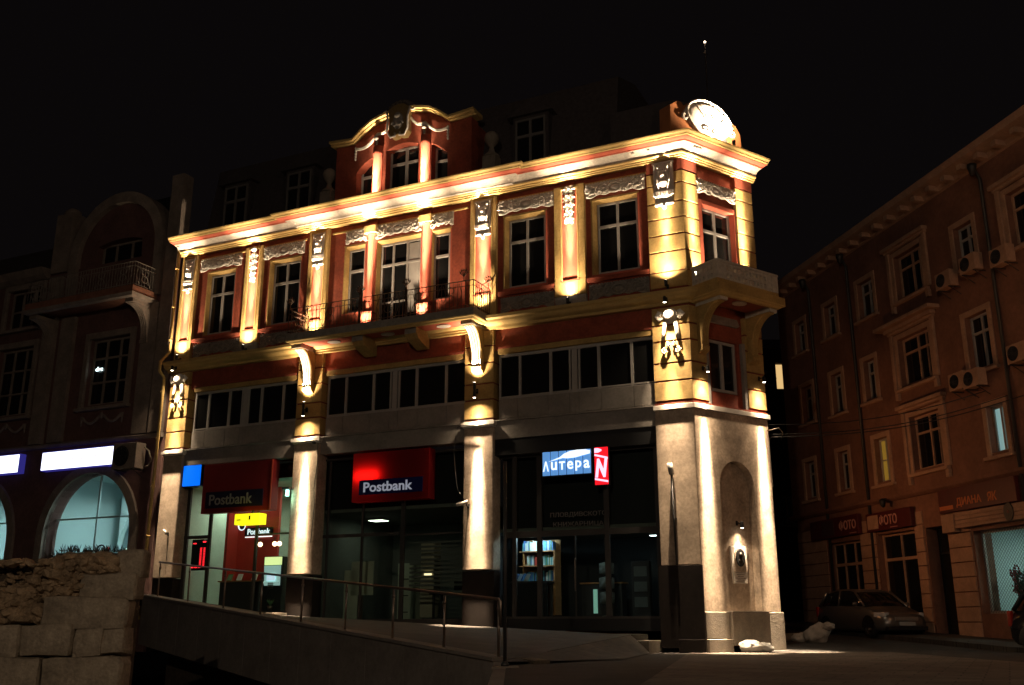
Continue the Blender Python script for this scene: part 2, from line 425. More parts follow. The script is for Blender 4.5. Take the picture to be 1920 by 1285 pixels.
# masonry skin, upper storey and red band above the ribbon windows
b = MB(F)
b.holes(0.0, 18.0, 8.25, 13.2, -.5, -.12, WINS)
b.fr = S; b.holes(0.02, 2.8, 8.06, 13.2, -.5, -.12, [(.75, 2.1, 10.0, 11.96)])
b.holes(0.02, 2.8, 6.15, 8.06, -.5, -.12, [(.84, 1.9, 6.6, 8.07)])
b.build('masonry_wall', RED, CB)
b = MB(F); b.box(17.95, 18.0, -9, -.52, 0, 13.2)
b.path([fp(18.0, -9), fp(18.0, -8.9)], [(0, 0), (0, 1), (-.1, 1), (-.1, 0)])
b.fr = W
bk = [sp(2.8, -.02), BACK]
d_ = (BACK - bk[0]).normalized(); n_ = Vector((d_.y, -d_.x, 0))
b.add([bk[0], BACK, BACK + Vector((0, 0, 13.2)), bk[0] + Vector((0, 0, 13.2)), bk[0] - n_ * .3, BACK - n_ * .3, BACK - n_ * .3 + Vector((0, 0, 13.2)), bk[0] - n_ * .3 + Vector((0, 0, 13.2))],
      [(0, 1, 2, 3), (7, 6, 5, 4), (0, 4, 5, 1), (3, 2, 6, 7), (1, 5, 6, 2), (0, 3, 7, 4)])
b.build('rear_wall', RED, CB)
# ochre lintel strips over ribbon windows
b = MB(F)
for a, c in RIB: b.box(a, c, -.46, -.06, 8.12, 8.27)
b.build('window_lintel', OCHRE, CB)
b = MB(F)
for a, c in RIB: b.box(a + .02, c - .02, -.10, -.03, 8.275, 8.33)
b.build('red_string_course', RED, CB)
# grey spandrel panels and beam
for a, c in RIB:
    b = MB(F); n = [0, .13, .33, .47, .53, .67, .87, 1.0]; wd = c - a
    for i in range(7): b.box(a + wd * n[i] + .008, a + wd * n[i + 1] - .008, -.34, -.12, 6.24, 6.78)
    b.box(a, c, -.45, -.15, 6.22, 6.80)
    b.build('spandrel_panel', CONC, CB)
    s_ = 1 if True else 0
    vb = [(a + wd * .14, .07), (a + wd * .345, .08), (a + wd * .47, .05), (a + wd * .50, .16), (a + wd * .53, .05), (a + wd * .655, .08), (a + wd * .86, .07)]
    wo = window(F, a, c, 6.78, 8.12, -.16, CB, vb, [(6.86, .04), (8.05, .04)], .05, GREYF, name='ribbon_window')
b = MB(F); b.box(.9, 18.0, -.5, -.10, 5.66, 6.16); b.box(1.04, 17.3, -.5, -.04, 6.165, 6.21)
b.build('grey_beam', CONC, CB)
# piers -----------------------------------------------------------
def pier(u0, u1, z_top, plinth_out=.06, topz=8.87, grooves=(6.26, 6.82, 7.29, 7.90, 8.40)):
    b = MB(F); b.box(u0, u1, -.5, 0.0, 2.08, 6.02); sh = b.build('pier_shaft', SHAFT, CB, bevel=.03)
    b = MB(F); b.box(u0 - .02, u1 + .02, -.5, -.05, -.2, 2.05); b.build('pier_plinth', DGRAN, CB, bevel=.008)
    b = MB(F); b.box(u0 - .03, u1 + .03, -.5, .03, 6.02, 6.07)
    b.box(u0 - .07, u1 + .07, -.5, .08, 6.07, 6.17); b.box(u0 - .01, u1 + .01, -.5, .02, 6.17, 6.22); b.build('pier_capital', STUCCO, CB, bevel=.008)
    b = MB(F); g = list(grooves) + [topz]
    for i in range(len(g) - 1): b.box(u0, u1, -.5, 0, g[i] + .022, g[i + 1] - .022)
    b.build('quoin_blocks', OCHRE, CB, bevel=.006)
    MB(F).box(u0 + .01, u1 - .01, -.5, -.035, 6.22, topz).build('quoin_groove', GROOVE, CB)
pier(5.77, 6.70, 0); pier(11.74, 12.68, 0)
pier(17.2, 18.02, 0)
# corner pier: front face rough, wraps the corner; rusticated above up to 12.6
def corner_block(z0, z1, uf, us0, us1, d=0.0):
    b = MB(F)
    a = fp(uf, -.45); c = fp(uf, d); k = (fp(0, d) if d == 0 else None)
    n1, n2 = F.n, S.n; mi = n1 + n2; mi = mi / (mi.length_squared / 2)
    k = Vector((P0.x, P0.y, 0)) + mi * d; e = sp(us0, d); f_ = sp(us0, -.45); g_ = Vector((P0.x, P0.y, 0)) - mi * .45
    pl = [a, c, k, e, f_, g_]; n = 6
    vs = [q + Vector((0, 0, z0)) for q in pl] + [q + Vector((0, 0, z1)) for q in pl]
    b.add(vs, [(0, 1, 2, 5), (2, 3, 4, 5), (11, 8, 7, 6), (11, 10, 9, 8)] + [(i, (i + 1) % n, n + (i + 1) % n, n + i) for i in range(n)])
    return b
cg = [6.26, 6.80, 7.28, 7.88, 8.33, 8.84]
cg2 = [9.36, 9.83, 10.40, 10.88, 11.36, 11.83, 12.38, 12.75]
bb = MB(F)
for L in (cg, cg2):
    for i in range(len(L) - 1):
        q = corner_block(L[i] + .022, L[i + 1] - .022, 1.02, .58, 0); bb.add(q.v, q.f)
bb.build('corner_quoin_blocks', OCHRE, CB, bevel=.006)
q = corner_block(6.22, 12.75, 1.0, .56, 0, -.035); q.build('quoin_groove', GROOVE, CB)
bb = MB(S)
for L in (cg, cg2):
    for i in range(len(L) - 1): bb.box(2.12, 2.82, -.45, 0, L[i] + .022, L[i + 1] - .022)
bb.build('quoin_blocks', OCHRE, CB, bevel=.006)
MB(S).box(2.14, 2.80, -.45, -.035, 6.22, 12.75).build('quoin_groove', GROOVE, CB)
bb = MB(F)
q = corner_block(12.77, 13.1, 1.02, .58, 0); bb.add(q.v, q.f); bb.fr = S; bb.box(2.12, 2.82, -.45, 0, 12.77, 13.1); bb.build('red_neck_block', RED, CB)
# corner pier ground storey
MB(F).box(.005, 1.04, -.45, 0.0, 2.08, 6.02).build('pier_shaft', SHAFT, CB, bevel=.02)
MB(F).box(-.02, 1.10, -.45, .05, .1, 2.07).build('pier_plinth', DGRAN, CB, bevel=.008)
MB(F).box(-.03, .64, .05, .09, -.1, .31).build('dark_base_step', DGRAN, CB, bevel=.006)
q = corner_block(6.03, 6.16, 1.07, 2.88, 0, .05); 
q.build('pier_capital', STUCCO, CB, bevel=.01)
q = corner_block(6.16, 6.215, 1.03, 2.83, 0, .01); q.build('red_capital_band', RED, CB)
# narrow corner front, ground storey with arched niche
b = MB(S); NU0, NU1, NZ0, NZS = .80, 2.10, .97, 4.12
cu = (NU0 + NU1) / 2; rr = (NU1 - NU0) / 2
b.box(0.012, NU0, -.6, 0.004, .97, 6.02); b.box(NU1, 2.8, -.6, 0.004, .97, 6.02)
arc = [(cu - rr * math.cos(t), NZS + rr * 1.0 * math.sin(t)) for t in [math.pi * i / 24 for i in range(25)]]
for i in range(24):
    (a0, c0), (a1, c1) = arc[i], arc[i + 1]; b.prism([(a0, c0), (a1, c1), (a1, 6.02), (a0, 6.02)], -.6, 0.004)
b.box(NU0, NU1, -.6, -.22, .97, 5.2)
wall_n = b.build('niche_wall', SMOOTHR, CB)
b = MB(S); b.box(.0, .84, -.6, .055, .32, .96); b.box(2.22, 2.86, -.6, .055, 0, .96); b.build('side_plinth', STONE, CB, bevel=.015)
MB(S).box(.84, 2.22, -.42, .14, .16, .965).build('niche_pedestal', STONE, CB, bevel=.015)
MB(S).box(.0, .86, -.6, .12, -.1, .315).build('base_step', STONE, CB, bevel=.015)
MB(S).box(.84, 2.22, -.5, .16, .965, .985).build('niche_sill', STUCCO, CB)
# bust plaque in the niche
SN = Frame(S.p(.20, .20, 0), 54.9, 1)      # the plaque's own frame on the niche wall
pq = MB(SN); pq.prism([(1.03, 2.60), (1.66, 2.60), (1.60, 1.66), (1.09, 1.66)], -.42, -.36); pl = pq.build('memorial_plaque', STUCCO, CB, bevel=.01)
pq = MB(SN); pq.prism([(1.18, 2.44), (1.22, 2.52), (1.30, 2.57), (1.39, 2.57), (1.47, 2.52), (1.51, 2.44), (1.60, 1.95), (1.09, 1.95)], -.36, -.345); pq.build('plaque_moulding', SMOOTHR, pl, bevel=.005)
MB(SN).disc_o(1.35, -.345, 2.31, .165, .03, 24, .23).build('oval_medallion', BLACK, pl, bevel=.01)
pr = MB(SN); pr.ball(1.35, -.32, 2.36, .062, .06, .085, 12, 8); pr.ball(1.35, -.33, 2.22, .105, .045, .07, 12, 8); pr.tube([(1.35, -.32, 2.31), (1.35, -.325, 2.24)], .032, 8)
pr.build('portrait_relief', mat('dark_bronze', (.03, .024, .018), .4, metal=.6), pl)
eng = mat('engraved_letters', (.10, .075, .06), .9)
for i, (wd, nrow) in enumerate([(.36, 'XXXXXXXX'), (.28, 'XXXXX'), (.2, 'XXXX'), (.38, 'XXXXXXXXX'), (.22, 'XXXX'), (.34, 'XXXXXXX')]):
    z = 1.93 - i * .045; bb = MB(SN); n = len(nrow) * 2; x = 1.345 - wd / 2
    rnd = random.Random(i)
    while x < 1.345 + wd / 2:                      # worn, unreadable lines of engraving
        l = .012 + rnd.random() * .02; bb.box(x, min(x + l, 1.345 + wd / 2 + .01), -.36, -.357, z - .009, z + .009); x += l + .012
    bb.build('engraved_line', eng, pl)
# belt cornice, architrave, frieze, soffit, crown
CPATH = [fp(18.1), fp(12.85), fp(12.85, .12), fp(5.2, .12), fp(5.2), Vector((P0.x, P0.y, 0)), sp(2.90)]
BELT = [(-.3, 8.86), (.05, 8.87), (.08, 8.94), (.20, 8.98), (.24, 9.02), (.26, 9.08), (.33, 9.12), (.34, 9.20), (.02, 9.26), (-.3, 9.26)]
BPATH1 = [fp(18.15), Vector((P0.x, P0.y, 0)), sp(.3)]
MB().path(BPATH1, BELT).build('belt_cornice', OCHRE2, CB)
SP = [fp(18.05), fp(12.75), fp(12.75, .05), fp(5.6, .05), fp(5.6), Vector((P0.x, P0.y, 0)), sp(2.90)]
MB().path(SP, [(-.4, 13.09), (.05, 13.09), (.05, 13.13), (.09, 13.14), (.09, 13.175), (.14, 13.19), (.15, 13.225), (-.4, 13.225)]).build('architrave', OCHRE2, CB)
cov = [(-.4, 13.225), (.11, 13.225)] + [(.13 + .24 * (1 - math.cos(t)), 13.235 + .165 * math.sin(t)) for t in [math.pi / 2 * i / 6 for i in range(7)]] + [(-.4, 13.40)]
MB().path(CPATH, cov).build('leaf_frieze', FRIEZE, CB)
MB().path(CPATH, [(-.4, 13.402), (.41, 13.402), (.41, 13.42), (.58, 13.435), (.58, 13.45), (-.4, 13.45)]).build('soffit', SALMON, CB)
MB().path(CPATH, [(-.4, 13.45), (.60, 13.45), (.63, 13.465), (.635, 13.49), (.67, 13.52), (.70, 13.535), (.715, 13.575), (-.4, 13.66)]).build('crown_cornice', OCHRE2, CB)
# small round bosses under the soffit near the breaks
bz = MB(F)
for u in (18.0, 12.95, 5.15, 1.3, .85): bz.ball(u, .28, 13.36, .05, .05, .05, 8, 5)
bz.fr = S
for u in (.25, .35, .45): bz.ball(u, .30, 13.36, .045, .05, .045, 8, 5)
bz.build('soffit_boss', STUCCO, CB)
# thin ochre strip under the frieze band and red band pieces
b = MB(F)
for a, c in ((17.2, 12.7), (11.7, 6.7), (5.65, 1.03)): b.box(c, a, -.12, -.075, 12.86, 12.91)
b.build('thin_string_moulding', OCHRE2, CB)
# windows of the upper storey with ochre surrounds
def upper_window(i, u0, u1, z0, z1, bars, hb, fr=F, sur=OCHRE, sw=.16):
    b = MB(fr)
    b.box(u0 - sw, u0, -.12, -.06, z0 - .06, z1 + sw); b.box(u1, u1 + sw, -.12, -.06, z0 - .06, z1 + sw); b.box(u0, u1, -.12, -.06, z1, z1 + sw)
    # sloping reveals
    b.box(u0 - .002, u0 + .03, -.34, -.06, z0, z1); b.box(u1 - .03, u1 + .002, -.34, -.06, z0, z1); b.box(u0, u1, -.34, -.06, z1 - .03, z1 + .002)
    b.build('window_surround', sur, CB, bevel=.012)
    return window(fr, u0 + .03, u1 - .03, z0, z1 - .03, -.25, CB, bars, hb, .06)
for (u0, u1, z0, z1), (a0, a1, c0, c1) in zip(WINS, WINI):
    c = (a0 + a1) / 2; zt = c1 - .68
    b = MB(F); b.prism_z([(u1, -.117), (a1, -.34), (u1 + .12, -.34), (u1 + .12, -.125)], z0, z1)
    b.prism_u([(-.116, z1), (-.34, c1), (-.34, z1 + .12), (-.125, z1 + .12)], u0 - .05, u1 + .06); b.build('ochre_reveal', OCHRE, CB)
    b = MB(F); b.prism_z([(u0, -.117), (a0, -.34), (u0 - .12, -.34), (u0 - .12, -.125)], z0, z1 + .02)
    b.prism_u([(-.116, z0), (-.34, c0), (-.34, z0 - .12), (-.125, z0 - .12)], u0 - .05, u1 + .06); b.build('red_reveal', SALMON, CB)
    if a1 - a0 > 1.4:
        window(F, a0, a1, c0, c1, -.29, CB, [(a1 - .46, .06), (a0 + .50, .06)], [(zt - .05, .07), (10.3, .05)], .06)
        MB(F).box(a0 + .08, a0 + .44, -.325, -.30, 9.9, 12.16).build('white_shutter', WHITEF, CB)
    elif a1 - a0 < .8: window(F, a0, a1, c0, c1, -.29, CB, [], [(zt - .05, .08)], .05)
    else: window(F, a0, a1, c0, c1, -.29, CB, [(c, .065)], [(zt - .03, .075)], .05)
upper_window(9, .75, 2.1, 10.0, 11.96, [(1.45, .07)], [(11.25, .07)], S, SALMON, .10)
window(S, .84, 1.9, 6.64, 8.06, -.2, CB, [(1.36, .10)], [], .08, name='mezzanine_window')
b = MB(S); b.box(.6, 2.1, -.45, -.18, 6.2, 6.62); b.build('grey_parapet_panel', CONC, CB)
b = MB(S); b.box(.58, .70, -.18, -.02, 6.22, 8.07); b.box(2.0, 2.12, -.18, -.02, 6.22, 8.07); b.build('window_jamb', CONC, CB)
# red sills and low relief band
b = MB(F)
for a, c in ((15.2, 17.3), (12.7, 14.45), (3.86, 5.65), (1.03, 2.87)): b.box(a, c, -.12, -.01, 9.86, 9.99)
b.build('red_sill', RED, CB, bevel=.01)
DRELIEF = mat('weathered_grey_stucco', (0.30, 0.27, 0.23), .9, .3, 6, .5, 50)
for i, (a, c) in enumerate(((15.25, 17.25), (12.75, 14.4), (3.9, 5.6), (1.08, 2.84))): relief_panel(F, a, c, 9.32, 9.82, -.12, CB, 'apron_relief', DRELIEF, seed=20 + i)
# relief panels over the windows
for i, (a, c) in enumerate(((15.38, 17.18), (12.76, 14.42), (10.30, 11.13), (8.31, 10.0), (7.18, 7.98), (3.86, 5.64), (1.08, 2.86))):
    relief_panel(F, a, c, 12.36, 12.86, -.06, CB, seed=i)
relief_panel(S, .52, 2.10, 12.18, 12.66, -.05, CB, seed=11)
# pilasters
def pilaster(u0, u1, z0, z1, iz0, inset, proj=.0, side=.15, name='pilaster', relief=None):
    b = MB(F); o1 = proj
    b.box(u0, u0 + side, -.12, o1, z0, z1); b.box(u1 - side, u1, -.12, o1, z0, z1)
    b.box(u0 + side, u1 - side, -.12, o1, z0, iz0 - .04); b.box(u0 + side, u1 - side, -.12, o1, z1 - .1, z1)
    # sloped red ledge at the foot of the inset
    po = b.build(name, OCHRE, CB, bevel=.012)
    MB(F).box(u0 + side, u1 - side, -.12, o1 - .03, iz0 - .05, z1 - .09).build('salmon_inset', SALMON, po)
    q = MB(F); s_ = u0 + side; e_ = u1 - side
    q.box(s_ - .02, s_ + .025, -.1, o1 + .012, iz0 + .01, z1 - .08); q.box(e_ - .025, e_ + .02, -.1, o1 + .012, iz0 + .01, z1 - .08); q.box(s_, e_, -.1, o1 + .012, z1 - .12, z1 - .075)
    q.build('inset_bead', OCHRE2, po, bevel=.006)
    q = MB(F); q.prism_u([(o1 - .06, iz0 - .045), (o1 + .012, iz0 - .04), (o1 + .012, iz0 + .0), (o1 - .028, iz0 + .05), (o1 - .06, iz0 + .05)], s_ - .03, e_ + .03); q.build('red_foot_ledge', GROOVE, po)
    return po
pilaster(11.77, 12.55, 9.27, 13.09, 10.0, 0)
pilaster(5.70, 6.58, 9.27, 13.09, 10.0, 0)
pilaster(17.30, 18.0, 9.27, 13.09, 9.98, 0, side=.13)
pilaster(14.45, 15.18, 9.55, 12.95, 10.02, 0, side=.14)
pilaster(2.89, 3.84, 9.57, 12.92, 10.02, 0, side=.22)
# rounded feet of the two mid pilasters
for u0, u1 in ((14.45, 15.18), (2.89, 3.84)):
    MB(F).prism_u([(-.12, 9.30), (-.05, 9.33), (0, 9.46), (0, 9.548), (-.12, 9.548)], u0, u1).build('pilaster_foot', DRELIEF, CB)
mask_relief(F, 12.16, .50, 11.82, 12.96, -.03, CB); mask_relief(F, 6.14, .56, 11.82, 12.98, -.03, CB)
mask_relief(F, 17.64, .46, 11.78, 12.94, -.03, CB)
mask_relief(F, .52, .62, 11.72, 13.05, .01, CB)
flower_drop(F, 14.82, .40, 11.72, 12.92, -.03, CB, 3, True); flower_drop(F, 3.36, .44, 11.68, 12.90, -.03, CB, 4)
bt = MB(F)
for u in (14.82, 3.36, 10.13, 8.13): bt.box(u - .16, u + .16, -.12, -.04, 12.93, 13.085)
bt.build('red_frieze_block', RED, CB)
# salmon half columns of the centre bay
for u in (10.13, 8.13):
    b = MB(F); b.lathe(u, -.10, [(.17, 9.27), (.17, 9.9), (.15, 9.95), (.15, 12.50), (.17, 12.56), (.18, 12.6)], 20); b.build('half_column', SALMON, CB)
    MB(F).box(u - .22, u + .22, -.12, .10, 12.6, 12.86).build('column_capital', OCHRE2, CB, bevel=.015)
    MB(F).box(u - .19, u + .19, -.12, .12, 9.27, 9.92).build('column_pedestal', SALMON, CB, bevel=.01)
    MB(F).box(u - .20, u + .20, -.12, .125, 9.92, 9.96).build('pedestal_cap', GROOVE, CB)
# central balcony -------------------------------------------------
BU0, BU1, BO = 5.88, 12.42, 1.04
slab = MB(F).box(BU0, BU1, .0, BO, 9.06, 9.28).build('balcony', DRELIEF, CB, bevel=.01)
q = MB(F); q.path([fp(BU1, -.1), fp(BU1, BO), fp(BU0, BO), fp(BU0, -.1)], [(-.16, 9.058), (-.16, 8.97), (-.08, 8.98), (-.05, 9.02), (0.0, 9.03), (.015, 9.058)]); q.build('slab_moulding', OCHRE2, slab)
MB(F).box(BU0 + .17, BU1 - .17, .04, BO - .17, 9.02, 9.058).build('soffit_panel', SALMON, slab)
q = MB(F); q.box(BU0 + .3, BU1 - .3, 0.0, .12, 8.90, 9.02); q.box(BU0 + .3, BU1 - .3, 0.0, .07, 8.84, 8.90); q.build('wall_moulding', OCHRE2, slab)
q = MB(F)
for u in (11.0, 9.06, 7.15): q.prism_z([(u + .22 * math.cos(a), .5 + .16 * math.sin(a)) for a in [2 * math.pi * i / 16 for i in range(16)]], 8.99, 9.02)
q.build('soffit_rosette', STUCCO, slab)
def bracket(fr, uc, w_, o1, zt, zb, parent, mats, o0=0.0, cap=True):
    # big S-curved console: quarter-round front, tall tail against the pier
    H = zt - zb; pts = [(o0, zt), (o1, zt), (o1, zt - .16)]
    N = 12
    for i in range(N + 1):
        t = math.pi / 2 * i / N
        pts.append((o0 + .16 + (o1 - .06 - o0 - .16) * (1 - math.sin(t)), zt - .18 - (H * .62) * (1 - math.cos(t)) ))
    pts += [(o0 + .15, zb + .18), (o0 + .19, zb + .16), (o0 + .17, zb + .05), (o0 + .1, zb), (o0, zb - .05)]
    b = MB(fr); b.prism_u(pts, uc - w_ / 2, uc + w_ / 2); br = b.build('bracket', mats[0], parent, bevel=.012)
    b = MB(fr)     # fluted face proud of the console
    face = pts[3:3 + N + 1] + [(o0 + .15, zb + .18)]
    for sg in (-.36, -.12, .12, .36):
        b.tube([(uc + w_ * sg, o + .0, z) for o, z in face], w_ * .085, 6)
    b.build('fluting', mats[1], br)
    b = MB(fr); b.box(uc - w_ / 2 - .02, uc + w_ / 2 + .02, o0, o1 + .03, zt - .17, zt - .01); b.build('bracket_block', mats[2], br, bevel=.01)
    return br
for u in (12.20, 6.24): bracket(F, u, .33, .78, 9.05, 7.62, slab, (OCHRE, STUCCO, DRELIEF))
for u in (9.95, 8.10):
    q = MB(F); q.prism_u([(0, 9.02), (.78, 9.02), (.78, 8.84), (.72, 8.80), (.66, 8.70), (.10, 8.52), (0, 8.52)], u - .2, u + .2); bk_ = q.build('bracket', OCHRE, slab, bevel=.012)
    MB(F).box(u - .19, u + .19, .781, .80, 8.83, 9.0).build('bracket_block', DRELIEF, bk_)
# iron railing
def railing_run(pa, pb, z0, z1, b, n, scroll=True):
    for z, r in ((z1, .016), (z1 - .16, .010), (z0 + .06, .012)): b.tube([(pa[0], pa[1], z), (pb[0], pb[1], z)], r, 5)
    for i in range(n + 1):
        t = i / n; u = pa[0] + (pb[0] - pa[0]) * t; o = pa[1] + (pb[1] - pa[1]) * t
        b.tube([(u, o, z0), (u, o, z1)], .0095 if i % 4 else .015, 4)
        if scroll and i % 8 == 4:
            for hz in (.32, .56):
                pts = []
                for k in range(15):
                    a = 6.28 * k / 14; rr = .12
                    uu = (pb[0] - pa[0]); oo = (pb[1] - pa[1]); L = math.hypot(uu, oo)
                    pts.append((u + rr * math.cos(a) * uu / L, o + rr * math.cos(a) * oo / L, z0 + hz + rr * math.sin(a)))
                b.tube(pts, .010, 4)
        if scroll and i % 4 == 2 and i < n:
            uu = (pb[0] - pa[0]); oo = (pb[1] - pa[1]); L = math.hypot(uu, oo)
            for sg in (-1, 1):
                b.tube([(u + sg * .0 * uu / L, o, z0 + .08), (u + sg * .14 * uu / L, o + sg * .14 * oo / L, z0 + .42), (u + sg * .05 * uu / L, o + sg * .05 * oo / L, z0 + .74)], .009, 4)
def finial(b, u, o, z, s_=1.0):
    b.tube([(u, o, z - .1), (u, o, z + .14 * s_)], .016, 5)
    for a in range(5):
        t = -1.1 + .55 * a; b.tube([(u, o, z + .06), (u + .10 * math.sin(t) * s_, o, z + .10 + .10 * math.cos(t) * s_), (u + .13 * math.sin(t) * s_, o + .02, z + .16 + .12 * math.cos(t) * s_)], .016, 5, r1=.006)
        b.ball(u + .10 * math.sin(t) * s_, o, z + .11 + .11 * math.cos(t) * s_, .03, .02, .04, 6, 4)
b = MB(F); ro = 1.0; z0, z1 = 9.29, 10.10
railing_run((BU1 - .03, ro), (BU0 + .03, ro), z0, z1, b, 50); railing_run((BU1 - .03, .02), (BU1 - .03, ro), z0, z1, b, 8); railing_run((BU0 + .03, .02), (BU0 + .03, ro), z0, z1, b, 8)
for u in (BU1 - .06, 9.75, 8.15, BU0 + .35): finial(b, u, ro, z1 + .08, 1.3)
finial(b, BU1 - .03, .1, z1 + .12, 1.2); finial(b, BU0 + .03, .1, z1 + .12, 1.2)
for u in (9.75, 8.15): b.tube([(u, ro, z0), (u, ro, z1 + .1)], .03, 6)
b.tube([(BU0 + .03, .45, z1 + .02), (BU0 - .12, .2, z1 + .22), (BU0 - .2, .06, z1 + .45)], .014, 5)
b.build('iron_railing', IRON, slab)
# corner balcony ---------------------------------------------------
SU0, SU1, SO = .05, 2.50, 1.0
sb = MB(S).box(SU0 - .02, SU1 + .08, 0, SO + .10, 8.98, 9.18).build('corner_balcony', OCHRE, CB, bevel=.012)
MB(S).path([sp(SU0 - .02, 0), sp(SU0 - .02, SO + .10), sp(SU1 + .08, SO + .10), sp(SU1 + .08, 0)], [(-.2, 8.976), (-.2, 8.88), (-.10, 8.89), (-.06, 8.93), (-.01, 8.94), (.0, 8.976)]).build('slab_moulding', OCHRE2, sb)
MB(S).box(SU0 + .2, SU1 - .12, .1, SO - .12, 8.95, 8.977).build('soffit_panel', RED, sb)
q = MB(S); q.prism_z([(1.33 + .22 * math.cos(a), .58 + .17 * math.sin(a)) for a in [2 * math.pi * i / 16 for i in range(16)]], 8.925, 8.95); q.build('soffit_rosette', STUCCO, sb)
q = MB(S); q.box(SU0 + .04, SU1 - .02, .02, SO - .02, 9.18, 9.33); q.build('parapet_base', OCHRE, sb, bevel=.01)
q = MB(S); t_ = .09; zb, zt = 9.33, 9.86
hs = []
for r_ in range(2):
    for k in range(11):
        uu = SU0 + .42 + k * .145; hs.append((uu, uu + .088, zb + .05 + r_ * .21, zb + .18 + r_ * .21))
q.holes(SU0 + .08, SU1 - .05, zb, zt - .07, SO - .12, SO - .12 + t_, hs)
def side_hole_panel(q, u_at):
    # parapet return: lattice running outward
    os_ = [.05] + [x for k in range(5) for x in (.16 + k * .145, .16 + k * .145 + .06)] + [SO - .125]
    zz = [zb, zb + .06, zb + .17, zb + .27, zb + .38, zt - .07]
    for i in range(len(os_) - 1):
        for j in range(5):
            if i % 2 == 1 and j % 2 == 1: continue
            q.box(u_at, u_at + t_, os_[i], os_[i + 1], zz[j], zz[j + 1])
side_hole_panel(q, SU0 + .08); side_hole_panel(q, SU1 - .14)
LATT = mat('pale_cast_stone', (.55, .50, .42), .85, .25, 8, .4, 40)
q.build('pierced_parapet', LATT, sb)
q = MB(S); q.box(SU0 + .05, SU1 - .02, SO - .15, SO, zt - .07, zt); q.box(SU0 + .05, SU0 + .2, .03, SO - .15, zt - .07, zt); q.box(SU1 - .17, SU1 - .02, .03, SO - .15, zt - .07, zt)
q.box(SU0 + .06, SU0 + .34, SO - .16, SO - .01, 9.33, zt - .072); q.box(SU1 - .27, SU1 - .03, SO - .16, SO - .01, 9.33, zt - .072); q.build('parapet_coping', LATT, sb, bevel=.01)
for u in (.40, 2.32): bracket(S, u, .26, .86, 8.97, 7.55, sb, (OCHRE, OCHRE, LATT))
q = MB(S); q.prism([(.80, 8.5), (1.9, 8.5), (2.02, 8.56), (1.98, 8.66), (1.92, 8.74), (.80, 8.74)], -.12, -.07); q.build('blank_panel', LTRIM, CB, bevel=.008)
# cartouches on the end piers
def cartouche(uc, zt, s_=1.0):
    b = MB(F)
    b.ball(uc, .08, zt - .19 * s_, .17 * s_, .14, .18 * s_, 18, 12)
    b.tube([(uc + .185 * s_ * math.cos(a), .04, zt - .19 * s_ + .195 * s_ * math.sin(a)) for a in [6.2832 * i / 24 for i in range(25)]], .025, 6)
    for sg in (-1, 1):
        for k in range(4):
            b.tube([(uc + sg * (.20 + .03 * k) * s_, .03 + .03 * k, zt - .06 * s_), (uc + sg * (.28 + .04 * k) * s_, .05, zt - .17 * s_), (uc + sg * (.20 + .03 * k) * s_, .03 + .02 * k, zt - (.26 + .02 * k) * s_)], .024, 6)
        b.tube([(uc + sg * .12 * s_, .05, zt - .36 * s_), (uc + sg * .17 * s_, .05, zt - .62 * s_), (uc + sg * .20 * s_, .07, zt - .84 * s_)], .045, 8)
        b.tube([(uc + sg * .17 * s_, .04, zt - .36 * s_), (uc + sg * .21 * s_, .04, zt - .62 * s_), (uc + sg * .23 * s_, .05, zt - .84 * s_)], .03, 8)
        spiral(b, uc + sg * .17 * s_, .06, zt - 1.16 * s_, .09 * s_, 1.1, 1.5, -sg, .032)
        b.tube([(uc + sg * .10 * s_, .05, zt - .9 * s_), (uc + sg * .05 * s_, .06, zt - 1.0 * s_), (uc + sg * .10 * s_, .05, zt - 1.12 * s_)], .03, 6)
    return b.build('shield_cartouche', STUCCO, CB)
cartouche(.51, 8.75); cartouche(17.62, 8.78, .95)
# attic gable over the centre bay ---------------------------------
GO = -.2; gc = 9.23
half = [(2.55, 13.62), (2.55, 16.02), (1.82, 15.98), (1.48, 16.26), (1.08, 16.50), (.55, 16.64), (0, 16.66)]
prof = [(gc + d, z) for d, z in half] + [(gc - d, z) for d, z in reversed(half[:-1])]
ops = [(8.58, 9.82, 14.0, 15.42, .22), (10.34, 10.94, 14.0, 0, 0), (7.52, 8.12, 14.0, 0, 0)]
b = MB(F)
def gz(u):
    d = abs(u - gc)
    pts = sorted([(p[0], p[1]) for p in half[1:]])
    for i in range(len(pts) - 1):
        if pts[i][0] <= d <= pts[i + 1][0]:
            t = (d - pts[i][0]) / (pts[i + 1][0] - pts[i][0] + 1e-9); return pts[i][1] + t * (pts[i + 1][1] - pts[i][1])
    return 16.02
def oz(u):
    if 8.58 < u < 9.82: return 15.46 + .20 * math.cos((u - 9.2) / .62 * 1.35)
    if 10.34 < u < 10.94: return 15.38 - .42 * (u - 10.34)/ .6 * ((u - 10.34) / .6) ** .6
    if 7.52 < u < 8.12: return 15.38 - .42 * ((8.12 - u) / .6) ** 1.6
    return None
us = sorted(set([gc - 2.55 + 5.1 * i / 68 for i in range(69)] + [8.58, 9.82, 10.34, 10.94, 7.52, 8.12]))
for i in range(len(us) - 1):
    a, c = us[i], us[i + 1]; m_ = (a + c) / 2; lo = 13.6
    e = 1e-4; la, lc = oz(a + e), oz(c - e)
    if la and lc:
        b.prism([(a, la), (c, lc), (c, gz(c)), (a, gz(a))], GO - .45, GO); b.box(a, c, GO - .45, GO, 13.6, 14.0)
    else: b.prism([(a, 13.6), (c, 13.6), (c, gz(c)), (a, gz(a))], GO - .45, GO)
gable = b.build('attic_gable', RED, CB)
MB(F).box(gc - 2.54, gc + 2.54, -3.0, GO - .46, 13.6, 15.95).build('gable_body', RED, gable)
b = MB(F)
line = [(d, z) for d, z in half[1:]]
